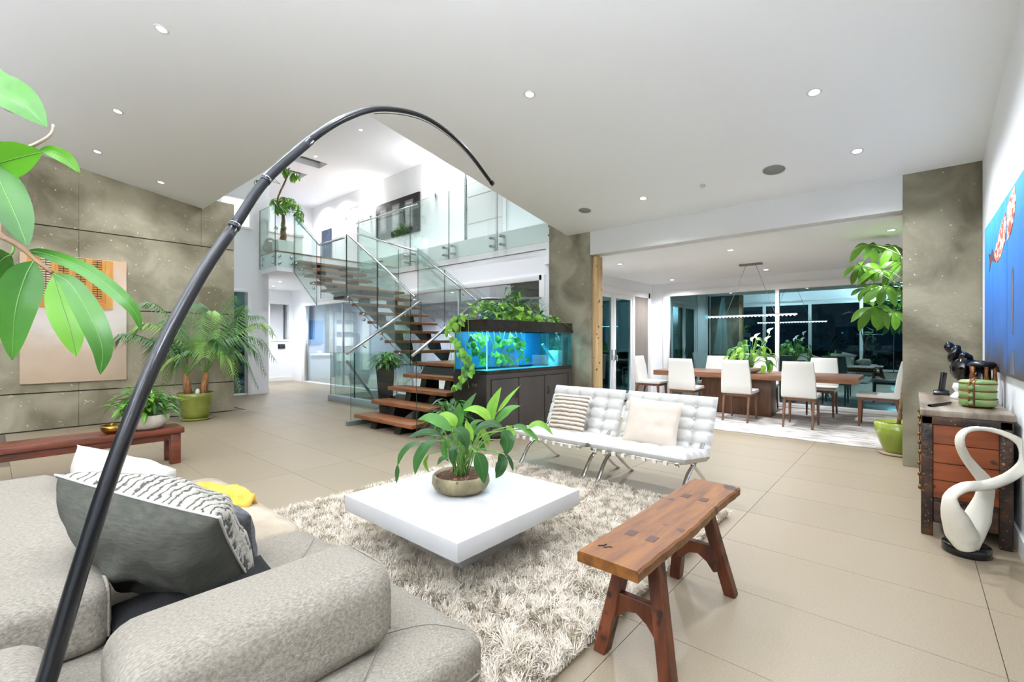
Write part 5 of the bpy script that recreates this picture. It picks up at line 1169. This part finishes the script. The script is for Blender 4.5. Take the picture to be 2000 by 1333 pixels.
vs_=[p for r_ in rows for p in r_]; nr=len(rows)
g.add(vs_, [(i*14+j,i*14+(j+1)%14,(i+1)*14+(j+1)%14,(i+1)*14+j) for i in range(nr-1) for j in range(14)]+[tuple(range(14))[::-1],tuple(range((nr-1)*14,nr*14))],0,True); lp_ = g.obj('ribbon', wst, ws); rm = lp_.modifiers.new('r','REMESH'); rm.mode='VOXEL'; rm.voxel_size=.006; rm.use_smooth_shade=True; sm2 = lp_.modifiers.new('s','SMOOTH'); sm2.iterations = 6
# --- paintings
lpnt = thing('shutter_painting', (.87,9.6,.68), 'tall pale peach canvas showing orange wooden shutters on the concrete wall', 'painting')
def grad(name, stops, axis, lo, hi):
    m = M(name, stops[0][1], .7); nt = m.node_tree; N,L = nt.nodes, nt.links; tc = N.new('ShaderNodeTexCoord'); sp_ = N.new('ShaderNodeSeparateXYZ'); mr = N.new('ShaderNodeMapRange'); rp = N.new('ShaderNodeValToRGB'); nz = N.new('ShaderNodeTexNoise'); ad = N.new('ShaderNodeMath')
    L.new(tc.outputs['Object'], sp_.inputs[0]); mr.inputs[1].default_value = lo; mr.inputs[2].default_value = hi; L.new(sp_.outputs[axis], mr.inputs[0]); nz.inputs['Scale'].default_value = 5; nz.inputs['Detail'].default_value = 8; L.new(tc.outputs['Object'], nz.inputs['Vector'])
    ad.operation = 'MULTIPLY_ADD'; ad.inputs[1].default_value = .35; L.new(nz.outputs['Fac'], ad.inputs[0]); sb = N.new('ShaderNodeMath'); sb.operation='SUBTRACT'; sb.inputs[1].default_value = .175; L.new(mr.outputs[0], sb.inputs[0]); L.new(sb.outputs[0], ad.inputs[2]); L.new(ad.outputs[0], rp.inputs[0])
    while len(rp.color_ramp.elements) < len(stops): rp.color_ramp.elements.new(.5)
    for e_,(p_,c_) in zip(rp.color_ramp.elements, stops): e_.position = p_; e_.color = srgb(c_)
    L.new(rp.outputs[0], N['Principled BSDF'].inputs['Base Color']); return m
box('canvas', (.28,9.545,.68), (1.455,9.6,2.57), grad('peach_paint',[(0,'BFA78C'),(.25,'CDB79E'),(.45,'DDD3C8'),(.62,'D8CCBE'),(1,'D9B48E')],2,.68,2.57), lpnt, .002, 1)
orp = M('painted_orange','C58434',.6,col2='DDA552',scale=3,stretch=(3,3,1)); slt = M('slat_cream','D9C4A2',.6); sltd = M('slat_gap','4A3222',.8)
g = MB().box((.355,9.53,1.80),(1.285,9.546,1.88)).box((.355,9.53,1.88),(.44,9.546,2.56)).box((1.20,9.53,1.88),(1.285,9.546,2.56)); g.obj('painted_frame', orp, lpnt)
for k in range(4):
    x0 = .45+.187*k; g = MB().box((x0,9.534,1.89),(x0+.035,9.546,2.56)).box((x0+.147,9.534,1.89),(x0+.182,9.546,2.56)).box((x0+.035,9.534,1.89),(x0+.147,9.546,1.96)); sh_ = g.obj('shutter', orp, lpnt)
    box('shutter_gap', (x0+.035,9.540,1.96), (x0+.147,9.546,2.56), sltd, sh_)
    for q in range(17): box('slat', (x0+.037,9.536,1.968+.035*q), (x0+.145,9.542,1.990+.035*q), slt if k == 0 else orp, sh_)
    box('tilt_bar', (x0+.087,9.532,1.98), (x0+.095,9.538,2.54), sltd, sh_)
bpn = M('blue_paint','1E6FC0',.5)
blues = grad('blue_canvas',[(0,'4A3E3C'),(.10,'3A4F6E'),(.22,'2E62A8'),(.55,'2A78CC'),(.8,'2C8CD0'),(1,'45B0DC')],2,1.07,2.27)
rpnt = thing('underwater_painting', (4.6,-.49,1.07), 'blue three-panel painting of a red fish on the right wall', 'painting')
for x0,x1 in ((5.16,5.70),(4.455,5.14),(3.70,4.435)):
    box('canvas_panel', (x0,-.499,1.07), (x1,-.468,2.27), blues, rpnt, .003, 1)
fm = M('painted_fish_red','C2543A',.6,col2='EBD8C8',scale=14,detail=3,lo=.45,hi=.58,stretch=(1,1,2))
fd = M('painted_fish_dark','4A3434',.6,col2='8A4A3A',scale=9)
def flat(poly, y, m, nm): MB().prism(poly, y, y+.002, 'y').obj(nm, m, rpnt)
flat([(5.08,1.96),(4.95,2.02),(4.70,2.12),(4.50,2.17),(4.46,2.10),(4.50,1.98),(4.72,1.90),(4.92,1.88)], -.468, fm, 'painted_fish')
flat([(4.43,2.185),(4.25,2.24),(4.12,2.25),(4.08,2.16),(4.16,2.05),(4.30,1.98),(4.43,1.96)], -.468, fm, 'painted_fish'); flat([(5.42,2.02),(5.28,1.99),(5.17,2.02),(5.17,1.93),(5.28,1.92),(5.36,1.86),(5.33,1.94)], -.468, fd, 'painted_fish'); flat([(5.13,2.0),(5.08,1.96),(4.92,1.88),(5.13,1.92)], -.468, fd, 'painted_fish')
flat([(4.24,1.74),(4.20,1.76),(4.16,1.70),(4.17,1.52),(4.20,1.34),(4.24,1.52)], -.468, MATS['print_grey'] if False else M('painted_diver','4E5A6E',.6,col2='6E6A70',scale=8), 'painted_diver')
flat([(4.27,1.22),(4.16,1.25),(4.12,1.09),(4.30,1.09)], -.468, MATS['painted_diver'], 'painted_diver')
# black marble surround at the right edge
mb2 = tag(MB().box((-.5,-.5,0),(3.95,-.487,.80)).obj('trim_6', M('marble_veined','101113',.12,col2='1C1E22',scale=3,spots='C8CACC',spotscale=3.5,spotsize=.0), None), kind='structure')
